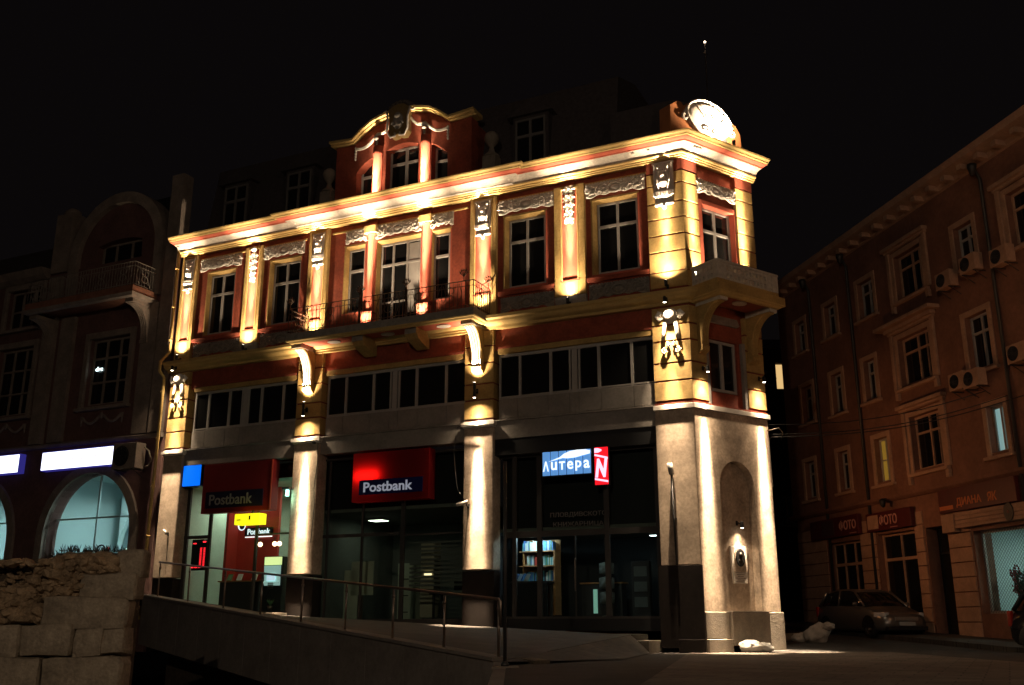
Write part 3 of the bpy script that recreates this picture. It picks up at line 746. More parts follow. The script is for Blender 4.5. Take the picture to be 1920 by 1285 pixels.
full = [(gc + 2.72, 16.06)] + [(gc + d, z) for d, z in line[1:]] + [(gc - d, z) for d, z in reversed(line[1:-1])] + [(gc - 2.72, 16.06)]
# smooth the crown line
sm = []
for i in range(len(full) - 1):
    for k in range(5):
        t = k / 5; sm.append((full[i][0] + (full[i + 1][0] - full[i][0]) * t, full[i][1] + (full[i + 1][1] - full[i][1]) * t))
sm.append(full[-1])
for i in range(len(sm) - 1):
    (a, za), (c, zc_) = sm[i], sm[i + 1]
    b.prism([(a, za + .012), (c, zc_ + .012), (c, zc_ + .07), (a, za + .07)], GO - .4, GO + .14)
    b.prism([(a, za + .07), (c, zc_ + .07), (c, zc_ + .15), (a, za + .15)], GO - .4, GO + .24)
b.build('gable_crown', OCHRE2, gable)
for u in (10.12, 8.32):
    MB(F).lathe(u, GO + .01, [(.155, 13.66), (.155, 15.35), (.17, 15.38), (.17, 15.7)], 18).build('half_column', SALMON, gable)
    bb = MB(F); bb.ball(u, GO + .15, 15.95, .07, .08, .07, 8, 6); bb.tube([(u, GO + .13, 15.88), (u, GO + .14, 15.6)], .05, 6, r1=.02); bb.ball(u, GO + .14, 15.58, .04, .04, .05, 6, 4); bb.build('column_drop', DRELIEF, gable)
window(F, 8.58, 9.82, 14.0, 15.62, GO - .28, gable, [(9.2, .09)], [(15.08, .08)], .06)
window(F, 10.34, 10.94, 14.0, 15.36, GO - .28, gable, [], [(14.86, .08)], .06)
window(F, 7.52, 8.12, 14.0, 15.36, GO - .28, gable, [], [(14.86, .08)], .06)
b = MB(F)
def swag(p0, p1, sag, r=.035):
    for dz, rr in ((0, r), (-.05, r * .7)):
        pts = [(p0[0] + (p1[0] - p0[0]) * t, GO + .07, p0[1] + (p1[1] - p0[1]) * t - sag * math.sin(math.pi * t) + dz) for t in [i / 12 for i in range(13)]]
        b.tube(pts, rr, 6)
for sg in (-1, 1):
    swag((gc + sg * 1.72, 15.80), (gc + sg * .90, 16.18), .17); swag((gc + sg * .90, 16.18), (gc + sg * .34, 16.5), .14)
    b.tube([(gc + sg * 1.74, GO + .06, 15.84), (gc + sg * 1.74, GO + .06, 15.38)], .045, 6, r1=.02)
    for k in range(5): b.ball(gc + sg * 1.74, GO + .07, 15.82 - k * .1, .05 - .004 * k, .045, .05, 7, 5)
b.build('draped_swag', STUCCO, gable)
b = MB(F)
b.prism([(gc + .40, 16.78), (gc + .34, 16.3), (gc + .36, 15.95), (gc + .24, 15.78), (gc + .06, 15.80), (gc, 15.86), (gc - .06, 15.80), (gc - .24, 15.78), (gc - .36, 15.95), (gc - .34, 16.3), (gc - .40, 16.78), (gc - .2, 16.92), (gc, 16.96), (gc + .2, 16.92)], GO, GO + .28)
cr = b.build('crest_shield', mat('dull_gilt', (.24, .16, .06), .6, .2, 8, .3, 30), gable, bevel=.03)
b = MB(F)
for sg in (-1, 1):
    b.tube([(gc + sg * .44, GO + .28, 16.75), (gc + sg * .37, GO + .31, 16.4), (gc + sg * .40, GO + .31, 16.0), (gc + sg * .26, GO + .3, 15.78), (gc + sg * .08, GO + .3, 15.80), (gc + sg * .1, GO + .3, 15.9)], .035, 7)
    spiral(b, gc + sg * .52, GO + .2, 16.74, .10, 1.2, 0, sg, .03)
b.build('shield_scroll', STUCCO, cr)
b = MB(F); b.ball(gc, GO + .28, 16.32, .2, .08, .3, 12, 8); b.ball(gc, GO + .32, 16.5, .13, .08, .12, 10, 6); spiral(b, gc + .1, GO + .32, 16.2, .12, 1.3, 0, 1, .03); spiral(b, gc - .1, GO + .32, 16.2, .12, 1.3, 3.1, -1, .03)
b.build('shield_emblem', DRELIEF, cr)
b = MB(F)
for i in range(9):
    t = math.pi * i / 8; b.ball(gc + .38 * math.cos(t), GO + .1, 16.84 + .22 * math.sin(t), .12, .14, .10, 9, 6)
b.ball(gc, GO + .05, 16.9, .34, .16, .16, 12, 8)
b.build('shell_crest', mat('dark_stucco', (.10, .085, .075), .8, .2, 6), cr)
# ball finials on pedestals
for u in (12.1, 6.02):
    b = MB(F); b.box(u - .22, u + .22, -.5, -.1, 13.6, 14.5); b.lathe(u, -.3, [(.26, 14.5), (.24, 14.56), (.10, 14.7), (.07, 14.85), (.12, 14.92), (.2, 15.02), (.235, 15.15), (.2, 15.28), (.11, 15.36), (.0, 15.39)], 18)
    b.build('ball_finial', STONE, CB)
# mansard roof with small dormers
b = MB(F)
b.prism_u([(-.3, 13.6), (-.9, 14.3), (-1.35, 16.9), (-3.0, 17.5), (-9, 17.5), (-9, 13.6)], 2.2, 17.9); roof = b.build('mansard_roof', SLATE, CB)
b = MB(F); b.prism_z([(2.2, -.5), (.3, -.5), (-.9, -1.7), (-.9, -4.5), (2.2, -4.5)], 13.6, 15.2); b.build('tower_base', SLATE, roof)
for u, pale in ((16.57, 0), (13.78, 1), (4.94, 0)):
    b = MB(F); b.box(u - .60, u + .60, -2.0, -.86, 13.7, 15.98); b.prism([(u - .78, 15.98), (u + .78, 15.98), (u, 16.5)], -2.0, -.72); dm = b.build('roof_dormer', SLATE, roof)
    window(F, u - .51, u + .51, 14.1, 15.86, -.80, dm, [(u, .08)], [(15.27, .1)], .06, mat('dark_dormer_frame', (.13, .12, .11), .7) if 'dark_dormer_frame' not in MATS else MATS['dark_dormer_frame'], pm=MATS['grey_stone'] if False else None)  # dormer frames get a darker tone than the other window frames
# corner attic over the narrow front
prof = [(-.24, 13.6), (-.22, 14.72), (.08, 14.94), (.24, 14.96), (.34, 14.86), (.55, 15.02), (.85, 15.18), (1.2, 15.25), (1.6, 15.18), (1.9, 15.02), (2.1, 14.86), (2.2, 14.94), (2.48, 14.86), (2.66, 14.6), (2.68, 13.6)]
b = MB(S); b.prism(prof, -.55, -.12); at = b.build('corner_attic', mat('orange_render', (.42, .15, .05), .85, .2, 3), CB, bevel=.02)
b = MB(S)
N = 28; pts = []
for i in range(N):
    a = 2 * math.pi * i / N; x = 1.24 + .90 * math.cos(a) * (1 - .22 * (math.sin(a) < 0) * abs(math.sin(a))); z = 14.62 + .58 * math.sin(a); pts.append((x, z))
b.prism(pts, -.12, -.02); 
b.ball(1.24, -.04, 14.62, .84, .16, .53, 20, 12)
for k in range(-3, 4): b.tube([(1.24 + .04 * k, .10, 14.30), (1.24 + .13 * k, .13, 14.62), (1.24 + .20 * k, .04, 14.95 + .05 * (3 - abs(k)))], .022, 6)
b.tube([(x, .0, z) for x, z in pts] + [(pts[0][0], .0, pts[0][1])], .035, 8)
for sg in (-1, 1): spiral(b, 1.24 + sg * .98, -.05, 14.5, .16, 1.2, 1.5, sg, .05)
b.build('attic_cartouche', STUCCO, at, bevel=.01)
b = MB(S); spiral(b, 1.02, .14, 14.2, .10, 1.2, 0, 1, .025); spiral(b, 1.3, .14, 14.2, .08, 1.2, 2, -1, .025); b.tube([(1.18, .12, 14.7), (1.22, .14, 14.5), (1.18, .14, 14.35)], .02, 5); b.build('monogram', STUCCO, at)
# downpipe at the left end
dp = MB(F); dp.tube([(18.12, .10, 13.3), (18.12, .10, 9.6), (18.16, .42, 9.2), (18.2, .38, 8.9), (18.22, .12, 8.7), (18.28, .12, .8)], .055, 8)
for z in (12.6, 11.2, 10.0, 8.2, 6.6, 5.0, 3.4): dp.tube([(18.12 + (.14 if z < 9 else 0), .11, z), (18.12 + (.14 if z < 9 else 0), .11, z + .05)], .07, 8)
tag(dp.build('downpipe', OCHRE2, None), 'ochre downpipe at the left end of the floodlit building', 'downpipe')
# antenna mast
am = MB(S); am.tube([(3.36, -2.0, 13.5), (3.42, -2.0, 19.0)], .022, 6); am.tube([(3.30, -2, 18.6), (3.54, -2, 18.6)], .01, 5); mast = am.build('antenna_mast', STEEL, None)
tag(mast, 'thin antenna mast with a small lamp rising behind the corner attic', 'antenna')
MB(S).ball(3.42, -2, 19.03, .04, .04, .05, 8, 6).build('beacon_lamp', mat('beacon', (1, .8, .6), emit=(1, .8, .6), es=2.5), mast)

# ================================================================== FLOODLIGHT FIXTURES
WARM = (1.0, .765, .51)
LK = {}
def spot_data(power, ang, blend=1.0, col=WARM, r=.03):
    k = (power, ang, blend, col)
    if k not in LK:
        d = bpy.data.lights.new('lamp_beam', 'SPOT'); d.energy = power; d.spot_size = R(ang); d.spot_blend = blend; d.color = col; d.shadow_soft_size = r; LK[k] = d
    return LK[k]
def spot_proto(double=False):
    b = MB(W)
    if not double:
        b.lathe(0, 0, [(.0, -.16), (.035, -.16), (.042, -.14), (.05, -.02), (.055, 0)], 14)
        b.tube([(0, 0, -.10), (0, -.10, -.13), (0, -.17, -.13)], .015, 6); b.box(-.03, .03, -.18, -.16, -.19, -.07)
    else:
        b.lathe(0, 0, [(.045, -.22), (.042, -.05), (.036, -.03), (.036, .03), (.042, .05), (.045, .22)], 14)
        b.tube([(0, 0, 0), (0, -.16, 0)], .018, 6); b.box(-.035, .035, -.18, -.16, -.07, .07)
    return b
def fixture(fr, u, o, z, up, label, beams, wl=.16, double=False, tilt=6.0, lens=True, mt=None):
    """beams: list of (power, angle, tilt towards the wall in degrees)"""
    c = fr.p(u, o, z); t = thing('wall_floodlight', c, label, 'floodlight', 'floodlights on the corner building')
    me = FX['double' if double else 'single']
    h = bpy.data.objects.new('housing', me); COL.objects.link(h); h.parent = t
    rz = Matrix.Rotation(fr.rotz(), 4, 'Z'); flip = Matrix.Rotation(math.pi, 4, 'Y') if not up and not double else Matrix.Identity(4)
    h.matrix_local = rz @ flip
    for i, d in enumerate((1, -1) if double else ((1,) if up else (-1,))):
        le = bpy.data.objects.new('lens', FX['lens']); COL.objects.link(le); le.parent = t; le.location = (0, 0, d * ((.222) if double else .004))
        for (pw, ang, tl) in (beams[i] if double else beams):
            L = bpy.data.objects.new('lamp_beam', spot_data(pw, ang)); COL.objects.link(L); L.parent = t
            dv = Vector((0, 0, d)) * math.cos(R(tl)) - fr.n * math.sin(R(tl))
            L.rotation_mode = 'QUATERNION'; L.rotation_quaternion = (-dv).to_track_quat('Z', 'Y')
            L.location = Vector((0, 0, d * (.24 if double else .02)))
    return t
FX = {}
for k, dbl in (('single', False), ('double', True)):
    o_ = spot_proto(dbl).build('tmp', BLACK, None, origin=(0, 0, 0)); FX[k] = o_.data; FX[k].name = 'housing'; bpy.data.objects.remove(o_)
o_ = MB(W).lathe(0, 0, [(.0, -.003), (.04, -.003), (.04, .003), (.0, .003)], 14).build('tmp', LENS, None, origin=(0, 0, 0)); FX['lens'] = o_.data; bpy.data.objects.remove(o_)
K = 1.0
UPN = [(9000 * K, 13, 5.8), (15000 * K, 9, 3.2), (900 * K, 28, 7), (2600 * K, 30, -1), (330 * K, 60, 12), (330 * K, 135, 3)]
for (u, o, z, lab) in ((17.65, .22, 9.42, 'black uplight at the foot of the leftmost salmon pilaster'),
                       (14.82, .22, 9.44, 'black uplight under the narrow pilaster between the two left windows'),
                       (12.16, .22, 9.50, 'uplight on the iron balcony floor at its left end pilaster'),
                       (10.13, .34, 9.50, 'uplight on the balcony floor at the left half column'),
                       (8.13, .34, 9.50, 'uplight on the balcony floor at the right half column'),
                       (6.14, .22, 9.50, 'uplight on the iron balcony floor at its right end pilaster'),
                       (3.36, .22, 9.42, 'black uplight under the wide pilaster between the two right windows'),
                       (.52, .24, 9.50, 'black uplight at the foot of the striped corner quoins')):
    fixture(F, u, o, z, True, lab, UPN)
for (u, lab) in ((.30, 'uplight behind the corner balcony on its left striped quoin'), (2.27, 'uplight behind the corner balcony on its right striped quoin')):
    fixture(S, u, .22, 9.55, True, lab, UPN)
DN = [(15000 * K, 13, 6.0), (42000 * K, 9, 3.0), (1000 * K, 26, 6), (420 * K, 56, 12), (150 * K, 130, 4), (24000 * K, 18, -5)]
fixture(F, .53, .40, 8.84, False, 'downlight over the white globe cartouche on the corner', [(9000 * K, 18, 5.0), (1900 * K, 44, 12), (260 * K, 120, 8)])
fixture(F, 17.62, .40, 8.84, False, 'downlight over the white shield cartouche at the left end', [(11000 * K, 18, 5.0), (1900 * K, 44, 12), (240 * K, 120, 5)])
for (u, lab) in ((12.2, 'double ended floodlight on the striped pier below the left balcony bracket'), (6.24, 'double ended floodlight on the striped pier below the right balcony bracket')):
    fixture(F, u, .26, 7.06, True, lab, [[(800 * K, 60, 6), (300 * K, 100, 8)], DN], double=True)
fixture(S, .34, .24, 6.98, False, 'downlight left of the mezzanine balcony door on the corner front', DN)
fixture(S, 2.5, .24, 7.0, False, 'downlight right of the mezzanine balcony door on the corner front', DN)
fixture(S, 1.58, -.04, 3.06, False, 'small downlight above the memorial plaque in the niche', [(420, 56, 6), (60, 110, 8)])
fixture(F, 10.12, .10, 13.74, True, 'uplight on the cornice at the left column of the roof gable', [(2000, 26, 4.5), (300, 60, 10), (60, 110, 14)])
fixture(F, 8.32, .10, 13.74, True, 'uplight on the cornice at the right column of the roof gable', [(2000, 26, 4.5), (300, 60, 10), (60, 110, 14)])
fixture(S, 1.5, .62, 13.78, True, 'floodlight on the cornice in front of the white corner attic cartouche', [(7500, 70, 38), (1700, 150, 22)])

# ================================================================== SHOPS IN THE GROUND STOREY
def emis(name, col, es): return mat(name, col, .5, emit=col, es=es)
FRAME2 = mat('dark_shop_frame', (.05, .045, .042), .5, .1, 5)
def shopfront(u0, u1, z0, zt, bars, trans, label=None):
    b = MB(F)
    b.box(u0, u1, -.48, -.40, z0 - .1, z0); b.box(u0, u1, -.48, -.40, zt - .06, zt)
    for u, wd in bars: b.box(u - wd / 2, u + wd / 2, -.47, -.39, z0, zt)
    for a, c, z, h in trans: b.box(a, c, -.465, -.395, z - h / 2, z + h / 2)
    so = b.build('shop_window', FRAME2, CB)
    MB(F).box(u0, u1, -.445, -.44, z0, zt).build('pane', GLASS, so); return so
shopfront(12.68, 17.2, 1.05, 5.6, [(12.72, .08), (17.12, .12), (16.15, .10), (14.25, .08)], [(12.7, 14.25, 3.36, .05), (16.1, 17.2, 3.36, .10)])
shopfront(6.70, 11.74, .80, 5.55, [(6.74, .08), (11.55, .05), (8.9, .12), (10.3, .05)], [(6.7, 8.9, 3.15, .05), (9.0, 11.7, 3.2, .10)])
shopfront(1.10, 5.77, .86, 5.2, [(5.3, .12), (4.55, .14), (2.60, .14), (1.2, .1)], [(1.2, 5.6, 3.02, .16)])
b = MB(F); b.box(1.04, 5.77, -.47, -.12, 5.2, 5.66); b.box(1.04, 5.77, -.42, -.38, .5, .80); b.box(6.7, 11.74, -.46, -.38, .4, .70); b.box(12.68, 17.2, -.46, -.38, .8, .95)
b.build('dark_fascia', BLACK, CB)
b = MB(F); b.box(1.0, 5.8, -.75, -.7, 3.2, 5.6); b.box(6.5, 12.0, -.75, -.7, 4.0, 5.6); b.build('blackout_sheet', BLACK, CB)  # added black sheets, blacking out the void above the shop rooms
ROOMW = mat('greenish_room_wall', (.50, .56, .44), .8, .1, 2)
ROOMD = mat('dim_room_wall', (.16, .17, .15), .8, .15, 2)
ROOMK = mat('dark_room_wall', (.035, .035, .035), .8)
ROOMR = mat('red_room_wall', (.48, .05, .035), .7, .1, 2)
def room(u0, u1, d, z0, z1, mw, mc, mf):
    b = MB(F); b.box(u0, u1, -d - .1, -d, z0, z1); b.box(u0 - .1, u0, -d, -.5, z0, z1); b.box(u1, u1 + .1, -d, -.5, z0, z1); b.build('room_wall', mw, CB)
    MB(F).box(u0, u1, -d, -.5, z1, z1 + .1).build('room_ceiling', mc, CB); MB(F).box(u0, u1, -d, -.5, z0 - .1, z0).build('room_floor', mf, CB)
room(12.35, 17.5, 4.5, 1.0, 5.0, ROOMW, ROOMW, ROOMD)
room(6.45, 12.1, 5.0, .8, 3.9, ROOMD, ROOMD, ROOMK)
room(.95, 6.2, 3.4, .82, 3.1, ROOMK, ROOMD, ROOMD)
# red feature wall in the bank and a ceiling lamp
b = MB(F); b.box(14.35, 16.1, -1.7, -1.6, 1.0, 5.0); b.box(16.0, 16.1, -1.6, -1.1, 1.0, 5.0); b.build('red_feature_wall', ROOMR, CB)
CL = emis('ceiling_lamp_glow', (.85, 1, .85), 24); CLD = emis('dim_lamp_glow', (.6, .85, 1), 40)
def clamp(u, o, z, wu, wo, m, lab):
    t = MB(F); t.box(u - wu / 2 - .03, u + wu / 2 + .03, o - wo / 2 - .03, o + wo / 2 + .03, z, z + .05); o_ = t.build('ceiling_lamp', WHITEF, None)
    MB(F).box(u - wu / 2, u + wu / 2, o - wo / 2, o + wo / 2, z - .012, z - .002).build('diffuser', m, o_); tag(o_, lab, 'ceiling lamp', 'ceiling lamps inside the shops')
clamp(16.7, -2.4, 4.93, .9, .5, CL, 'square ceiling lamp in the bank hall left of the red wall')
clamp(13.3, -2.2, 4.93, .7, .5, CL, 'square ceiling lamp in the bank hall over the cash machine')
clamp(15.3, -.95, 4.93, .6, .25, emis('hall_lamp_glow', (1, .75, .55), 22), 'narrow ceiling lamp in front of the red bank wall')
clamp(11.1, -2.5, 3.84, .5, .4, emis('dim_lamp_glow_b', (.8, .9, .7), 7), 'ceiling lamp in the dim room between the two piers')
clamp(4.85, -.95, 3.04, .6, .25, CLD, 'bluish ceiling lamp over the lit bookshelf')
clamp(1.9, -2.4, 3.04, .3, .15, emis('dim_lamp_glow_c', (.8, .95, 1), 8), 'faint ceiling lamp at the right of the bookshop')
# globe lamps
GL = emis('globe_glow', (1, .62, .36), 5)
for u, lab in ((14.35, 'single glowing globe lamp on the red bank wall'), (13.78, 'left glowing globe of the pair over the cash machine'), (13.60, 'right glowing globe of the pair over the cash machine')):
    b = MB(F); b.ball(u, -.75, 3.08, .075, .075, .075, 12, 8); g_ = b.build('globe_lamp', GL, None); tag(g_, lab, 'lamp', 'globe lamps inside the bank')
    MB(F).tube([(u, -.75, 3.15), (u, -.75, 3.3)], .012, 6).build('stem', DARKM, g_)
# cash machine
am = thing('cash_machine', F.p(13.62, -.62, 1.0), 'cash machine with lit screen and yellow header behind the bank window', 'cash machine')
MB(F).box(13.25, 14.0, -1.2, -.56, 1.0, 2.68).build('cabinet', DARKM, am, bevel=.02)
MB(F).box(13.30, 13.95, -.555, -.53, 2.42, 2.66).build('header_panel', emis('header_glow', (.75, .85, .35), 1.1), am)
q = MB(F); q.prism_u([(-.55, 2.40), (-.50, 2.40), (-.54, 1.95), (-.50, 1.90), (-.55, 1.80)], 13.32, 13.93); q.build('fascia_surround', emis('fascia_glow', (.5, .75, .7), .45), am)
MB(F).box(13.48, 13.80, -.50, -.49, 1.95, 2.15).build('screen', emis('screen_glow', (.7, .85, 1), .8), am)
b = MB(F)
for i in range(3):
    for j in range(4): b.box(13.55 + i * .07, 13.60 + i * .07, -.52, -.485, 1.70 + j * .05, 1.735 + j * .05)
b.build('keypad', STEEL, am)
# currency board with red digits
cbm = thing('currency_board', F.p(16.7, -.58, 2.3), 'tall black currency board with red glowing digits in the bank window', 'display')
MB(F).box(16.34, 16.98, -.64, -.56, 2.32, 3.30).build('panel', BLACK, cbm, bevel=.01)
RD = emis('red_led', (1, .02, .03), 3.0)
b = MB(F)
for r_ in range(7):
    z = 3.0 - r_ * .085
    for k in range(2):
        u = 16.58 - k * .14
        for s_ in (0, 1, 2): b.box(u - .04, u + .04, -.56, -.553, z - .03 + s_ * .027, z - .021 + s_ * .027)
for k in range(3): b.box(16.85 - k * .14, 16.93 - k * .14, -.56, -.553, 2.40, 2.43)
b.box(16.80, 16.92, -.56, -.553, 3.16, 3.19); b.box(16.40, 16.52, -.56, -.553, 3.2, 3.24)
b.build('red_digit', RD, cbm)
# signs ------------------------------------------------------------
SIGNR = mat('dark_red_sign_plastic', (.17, .012, .012), .4, .1, 3)
LETW = mat('sign_letter_white', (.22, .21, .21), .5)
def box_sign(name, u0, u1, z0, z1, o0, o1, m, label, cat='sign', fr=F, par=None, frame=True):
    t = thing(name, fr.p((u0 + u1) / 2, o0, z0), label, cat)
    MB(fr).box(u0, u1, o0, o1, z0, z1).build('sign_box', m, t, bevel=.01)
    return t
s1 = box_sign('bank_sign', 13.42, 16.22, 4.05, 5.62, -.30, .0, SIGNR, 'unlit dark red bank sign reading Postbank in the left bay')
MB(F).box(13.75, 16.05, .002, .02, 4.20, 4.72).build('name_strip', mat('navy_strip', (.012, .010, .03), .4), s1)
text('lettering', 'Postbank', F, 15.02, .022, 4.46, 1.72, .34, LETW, s1, .01, .012)
MB(F).box(13.43, 13.47, .0, .03, 4.06, 5.61).build('edge_trim', mat('red_edge', (.4, .05, .03), .4), s1)
# second bank sign, its left half lit by a tube inside
s2 = thing('bank_sign', F.p(9.2, -.2, 4.1), 'dark red bank sign reading Postbank with its left half glowing, between the two middle piers', 'sign')
def translucent_sign():
    m = bpy.data.materials.new('translucent_red_sign'); m.use_nodes = True; t = m.node_tree; t.nodes.clear()
    o = t.nodes.new('ShaderNodeOutputMaterial'); ad = t.nodes.new('ShaderNodeMixShader'); ad.inputs[0].default_value = .45
    a = t.nodes.new('ShaderNodeBsdfTranslucent'); a.inputs[0].default_value = (.75, .008, .006, 1)
    g = t.nodes.new('ShaderNodeBsdfPrincipled'); g.inputs['Base Color'].default_value = (.20, .012, .014, 1); g.inputs['Roughness'].default_value = .4
    t.links.new(g.outputs[0], ad.inputs[1]); t.links.new(a.outputs[0], ad.inputs[2]); t.links.new(ad.outputs[0], o.inputs[0]); return m
MB(F).box(7.86, 10.48, -.42, -.06, 4.13, 5.58).build('sign_box', translucent_sign(), s2)
L = bpy.data.lights.new('sign_tube', 'AREA'); L.shape = 'RECTANGLE'; L.size = .8; L.size_y = .14; L.energy = 6.5; L.color = (1, .5, .4)
lo = bpy.data.objects.new('sign_tube', L); COL.objects.link(lo); lo.parent = s2; lo.location = F.p(10.0, -.24, 4.90) - Vector(s2['wc'])
lo.rotation_mode = 'QUATERNION'; lo.rotation_quaternion = (-F.n).to_track_quat('Z', 'Y')
MB(F).box(8.05, 10.22, -.058, -.03, 4.33, 4.76).build('name_strip', mat('navy_strip_lit', (.005, .006, .03), .4, emit=(.01, .02, .16), es=.02), s2)
text('lettering', 'Postbank', F, 9.22, -.028, 4.545, 1.68, .29, mat('lit_letters', (.5, .5, .52), .5, emit=(.6, .65, .8), es=.30), s2, .01, .02)
# blue sign, yellow box sign, small inside sign
t = thing('blue_sign', F.p(16.72, -.1, 4.95), 'small glowing blue sign box at the left end of the bank shopfront', 'sign')
MB(F).box(16.34, 17.12, -.30, -.02, 4.95, 5.66).build('sign_box', BLACK, t)
MB(F).box(16.36, 17.10, -.018, .0, 4.97, 5.64).build('lit_face', emis('blue_glow', (.0, .15, .95), 1.0), t, bevel=.006)
t = thing('yellow_sign', F.p(14.0, .3, 3.75), 'glowing yellow box sign hanging under the dark red bank sign', 'sign')
YG = emis('yellow_glow', (.9, .85, .01), 1.15)
MB(F).box(13.56, 14.52, .0, .34, 3.60, 3.93).build('sign_box', YG, t, bevel=.015)
b = MB(F); b.box(13.9, 13.96, .342, .348, 3.74, 3.86); b.box(14.28, 14.42, .342, .348, 3.73, 3.76); b.build('black_marks', BLACK, t)
MB(F).box(13.98, 14.02, .1, .14, 3.93, 4.05).build('hanger', DARKM, t)
t = thing('inner_bank_sign', F.p(15.3, -1.3, 3.2), 'small backlit Postbank sign with round emblem on the red wall inside the bank', 'sign')
MB(F).box(14.55, 15.65, -1.58, -1.50, 3.44, 3.70).build('sign_box', mat('sign_black', (.01, .015, .03), .4), t)
text('lettering', 'Postbank', F, 15.06, -1.497, 3.57, .92, .19, emis('white_glow_a', (.8, .95, 1), 1.0), t, .01, .02)
MB(F).disc_o(15.82, -1.56, 3.80, .15, .04, 20, .17).build('emblem_ring', emis('white_glow_b', (.8, .9, 1), 1.2), t)
MB(F).disc_o(15.78, -1.515, 3.79, .105, .02, 20, .13).build('emblem_core', mat('sign_blue', (.02, .03, .1), .4), t)
MB(F).box(14.55, 15.65, -1.56, -1.54, 3.39, 3.42).build('backlight_strip', emis('white_glow_c', (1, .9, .9), 1.6), t)
# bookshop signs
t = thing('blue_lamella_sign', F.p(3.6, 0, 4.5), 'blue backlit bookshop sign of six upright panels with a white feather over its name', 'sign')
u0, u1, z0, z1 = 2.86, 4.28, 4.53, 5.17
MB(F).box(u0 - .03, u1 + .03, -.12, -.04, z0 - .03, z1 + .03).build('sign_box', BLACK, t)
BG = emis('lamella_blue_glow', (.10, .28, .62), .95)
for i in range(6):
    a = u0 + (u1 - u0) * i / 6; b = MB(F)
    uc_ = a + .118; b.prism_z([(a + .012, -.04), (a + .012, -.02), (a + .05, -.005), (uc_, .0), (a + .187, -.005), (a + .224, -.02), (a + .224, -.04)], z0, z1)
    b.build('panel', BG, t)
WG = emis('letter_glow', (.85, .95, 1), 1.25)
for i, ch in enumerate('Λuтepa'):
    uc_ = u1 - (u1 - u0) * (i + .5) / 6; hh = .27 if ch in 'Λ' else (.27 if ch == 'p' else .22)
    text('letter', ch, F, uc_, .006, z0 + (.245 if ch != 'p' else .215), .17, hh, WG, t, .006, .012)
fe = MB(F); fe.prism([(4.08, 4.90), (3.75, 5.00), (3.62, 5.09), (3.45, 5.15), (3.25, 5.17), (3.0, 5.165), (2.87, 5.13), (2.88, 5.05), (3.1, 5.01), (3.3, 4.97), (3.55, 4.96), (3.66, 4.98), (3.9, 4.93)], .006, .012); fe.build('feather', WG, t)
fe = MB(F)
for k in range(3): fe.prism([(3.15 - .1 * k, 5.165 - .03 * k), (2.87, 5.14 - .03 * k), (2.87, 5.135 - .03 * k)], .0125, .0145)
fe.build('feather_slit', BG, t)
t = thing('red_letter_sign', F.p(2.55, 0, 4.2), 'narrow red backlit sign with a white letter N right of the blue bookshop sign', 'sign')
u0, u1, z0, z1 = 2.38, 2.75, 4.2, 5.19
MB(F).box(u0 - .02, u1 + .02, -.12, -.02, z0 - .02, z1 + .02).build('sign_box', BLACK, t)
MB(F).box(u0, u1, -.02, .0, z0, z1).build('lit_face', emis('red_sign_glow', (1, .01, .02), 1.1), t)
PG = emis('pink_white_glow', (1, .55, .75), 1.5)
text('lettering', 'N', F, 2.565, .003, 4.64, .35, .50, PG, t, .006, .05, .2)
b = MB(F); b.prism([(u1, 5.02), (u1, 4.97), (u0, 4.87), (u0, 4.92)], .002, .008); b.prism([(u1, 4.38), (u1, 4.33), (u0, 4.25), (u0, 4.30)], .002, .008)
b.prism([(u1, 5.17), (u1, 5.05), (u1 - .1, 5.05), (u1 - .2, 5.09), (u1 - .2, 5.13), (u1 - .1, 5.17)], .002, .008); b.build('white_stripe', PG, t)
t = thing('window_lettering', F.p(3.4, -.37, 3.2), 'faint grey bookshop name in two lines on the dark glass above its door', 'lettering')
FL = mat('faint_letters', (.14, .13, .125), .8)
text('lettering', 'ПЛОВДИВСКОТО', F, 3.42, -.425, 3.50, 1.62, .15, FL, t, .006, .01)
text('lettering', 'КНИЖАРНИЦА', F, 3.42, -.425, 3.24, 1.45, .15, FL, t, .006, .01)
# bookshelf and books
WOOD = mat('shelf_wood', (.42, .20, .07), .6, .2, 6)
bs = thing('bookshelf', F.p(4.95, -1.3, .85), 'lit wooden bookshelf full of books just inside the bookshop window', 'bookshelf')
b = MB(F); b.box(4.42, 4.47, -1.55, -1.15, .9, 2.62); b.box(4.86, 4.89, -1.55, -1.15, .9, 2.62); b.box(5.36, 5.40, -1.55, -1.15, .9, 2.62); b.build('side_panel', WOOD, bs)
b = MB(F)
for z in (.9, 1.35, 1.78, 2.20, 2.60): b.box(4.4, 5.5, -1.55, -1.13, z, z + .03)
b.build('shelf', WOOD, bs); MB(F).box(4.42, 5.5, -1.57, -1.55, .9, 2.95).build('back_panel', WOOD, bs)
BKM = {n: mat('book_' + n, c, .6) for n, c in (('blue', (.08, .2, .45)), ('white', (.6, .65, .62)), ('teal', (.1, .35, .38)), ('red', (.5, .06, .04)), ('green', (.12, .25, .12)), ('dark', (.03, .04, .06)))}
BK = {}
for n, m in BKM.items():
    o_ = MB(W).add([], []); o_.box(-.5, .5, -.5, .5, 0, 1); o_.box(-.40, .40, .5, .503, .95, 1.0)
    o_ = MB(W); o_.box(-.5, -.42, -.5, .5, 0, 1); o_.box(.42, .5, -.5, .5, 0, 1); o_.prism_z([(-.42, .42), (.42, .42), (.5, .5), (.3, .56), (-.3, .56), (-.5, .5)], 0, 1)
    q = MB(W); q.v = o_.v; q.f = o_.f; q.sm = o_.sm; k_ = q.build('tmp', m, None, origin=(0, 0, 0)); BK[n] = k_.data; BK[n].name = 'book_' + n; bpy.data.objects.remove(k_)
rnd = random.Random(5)
BN = {}
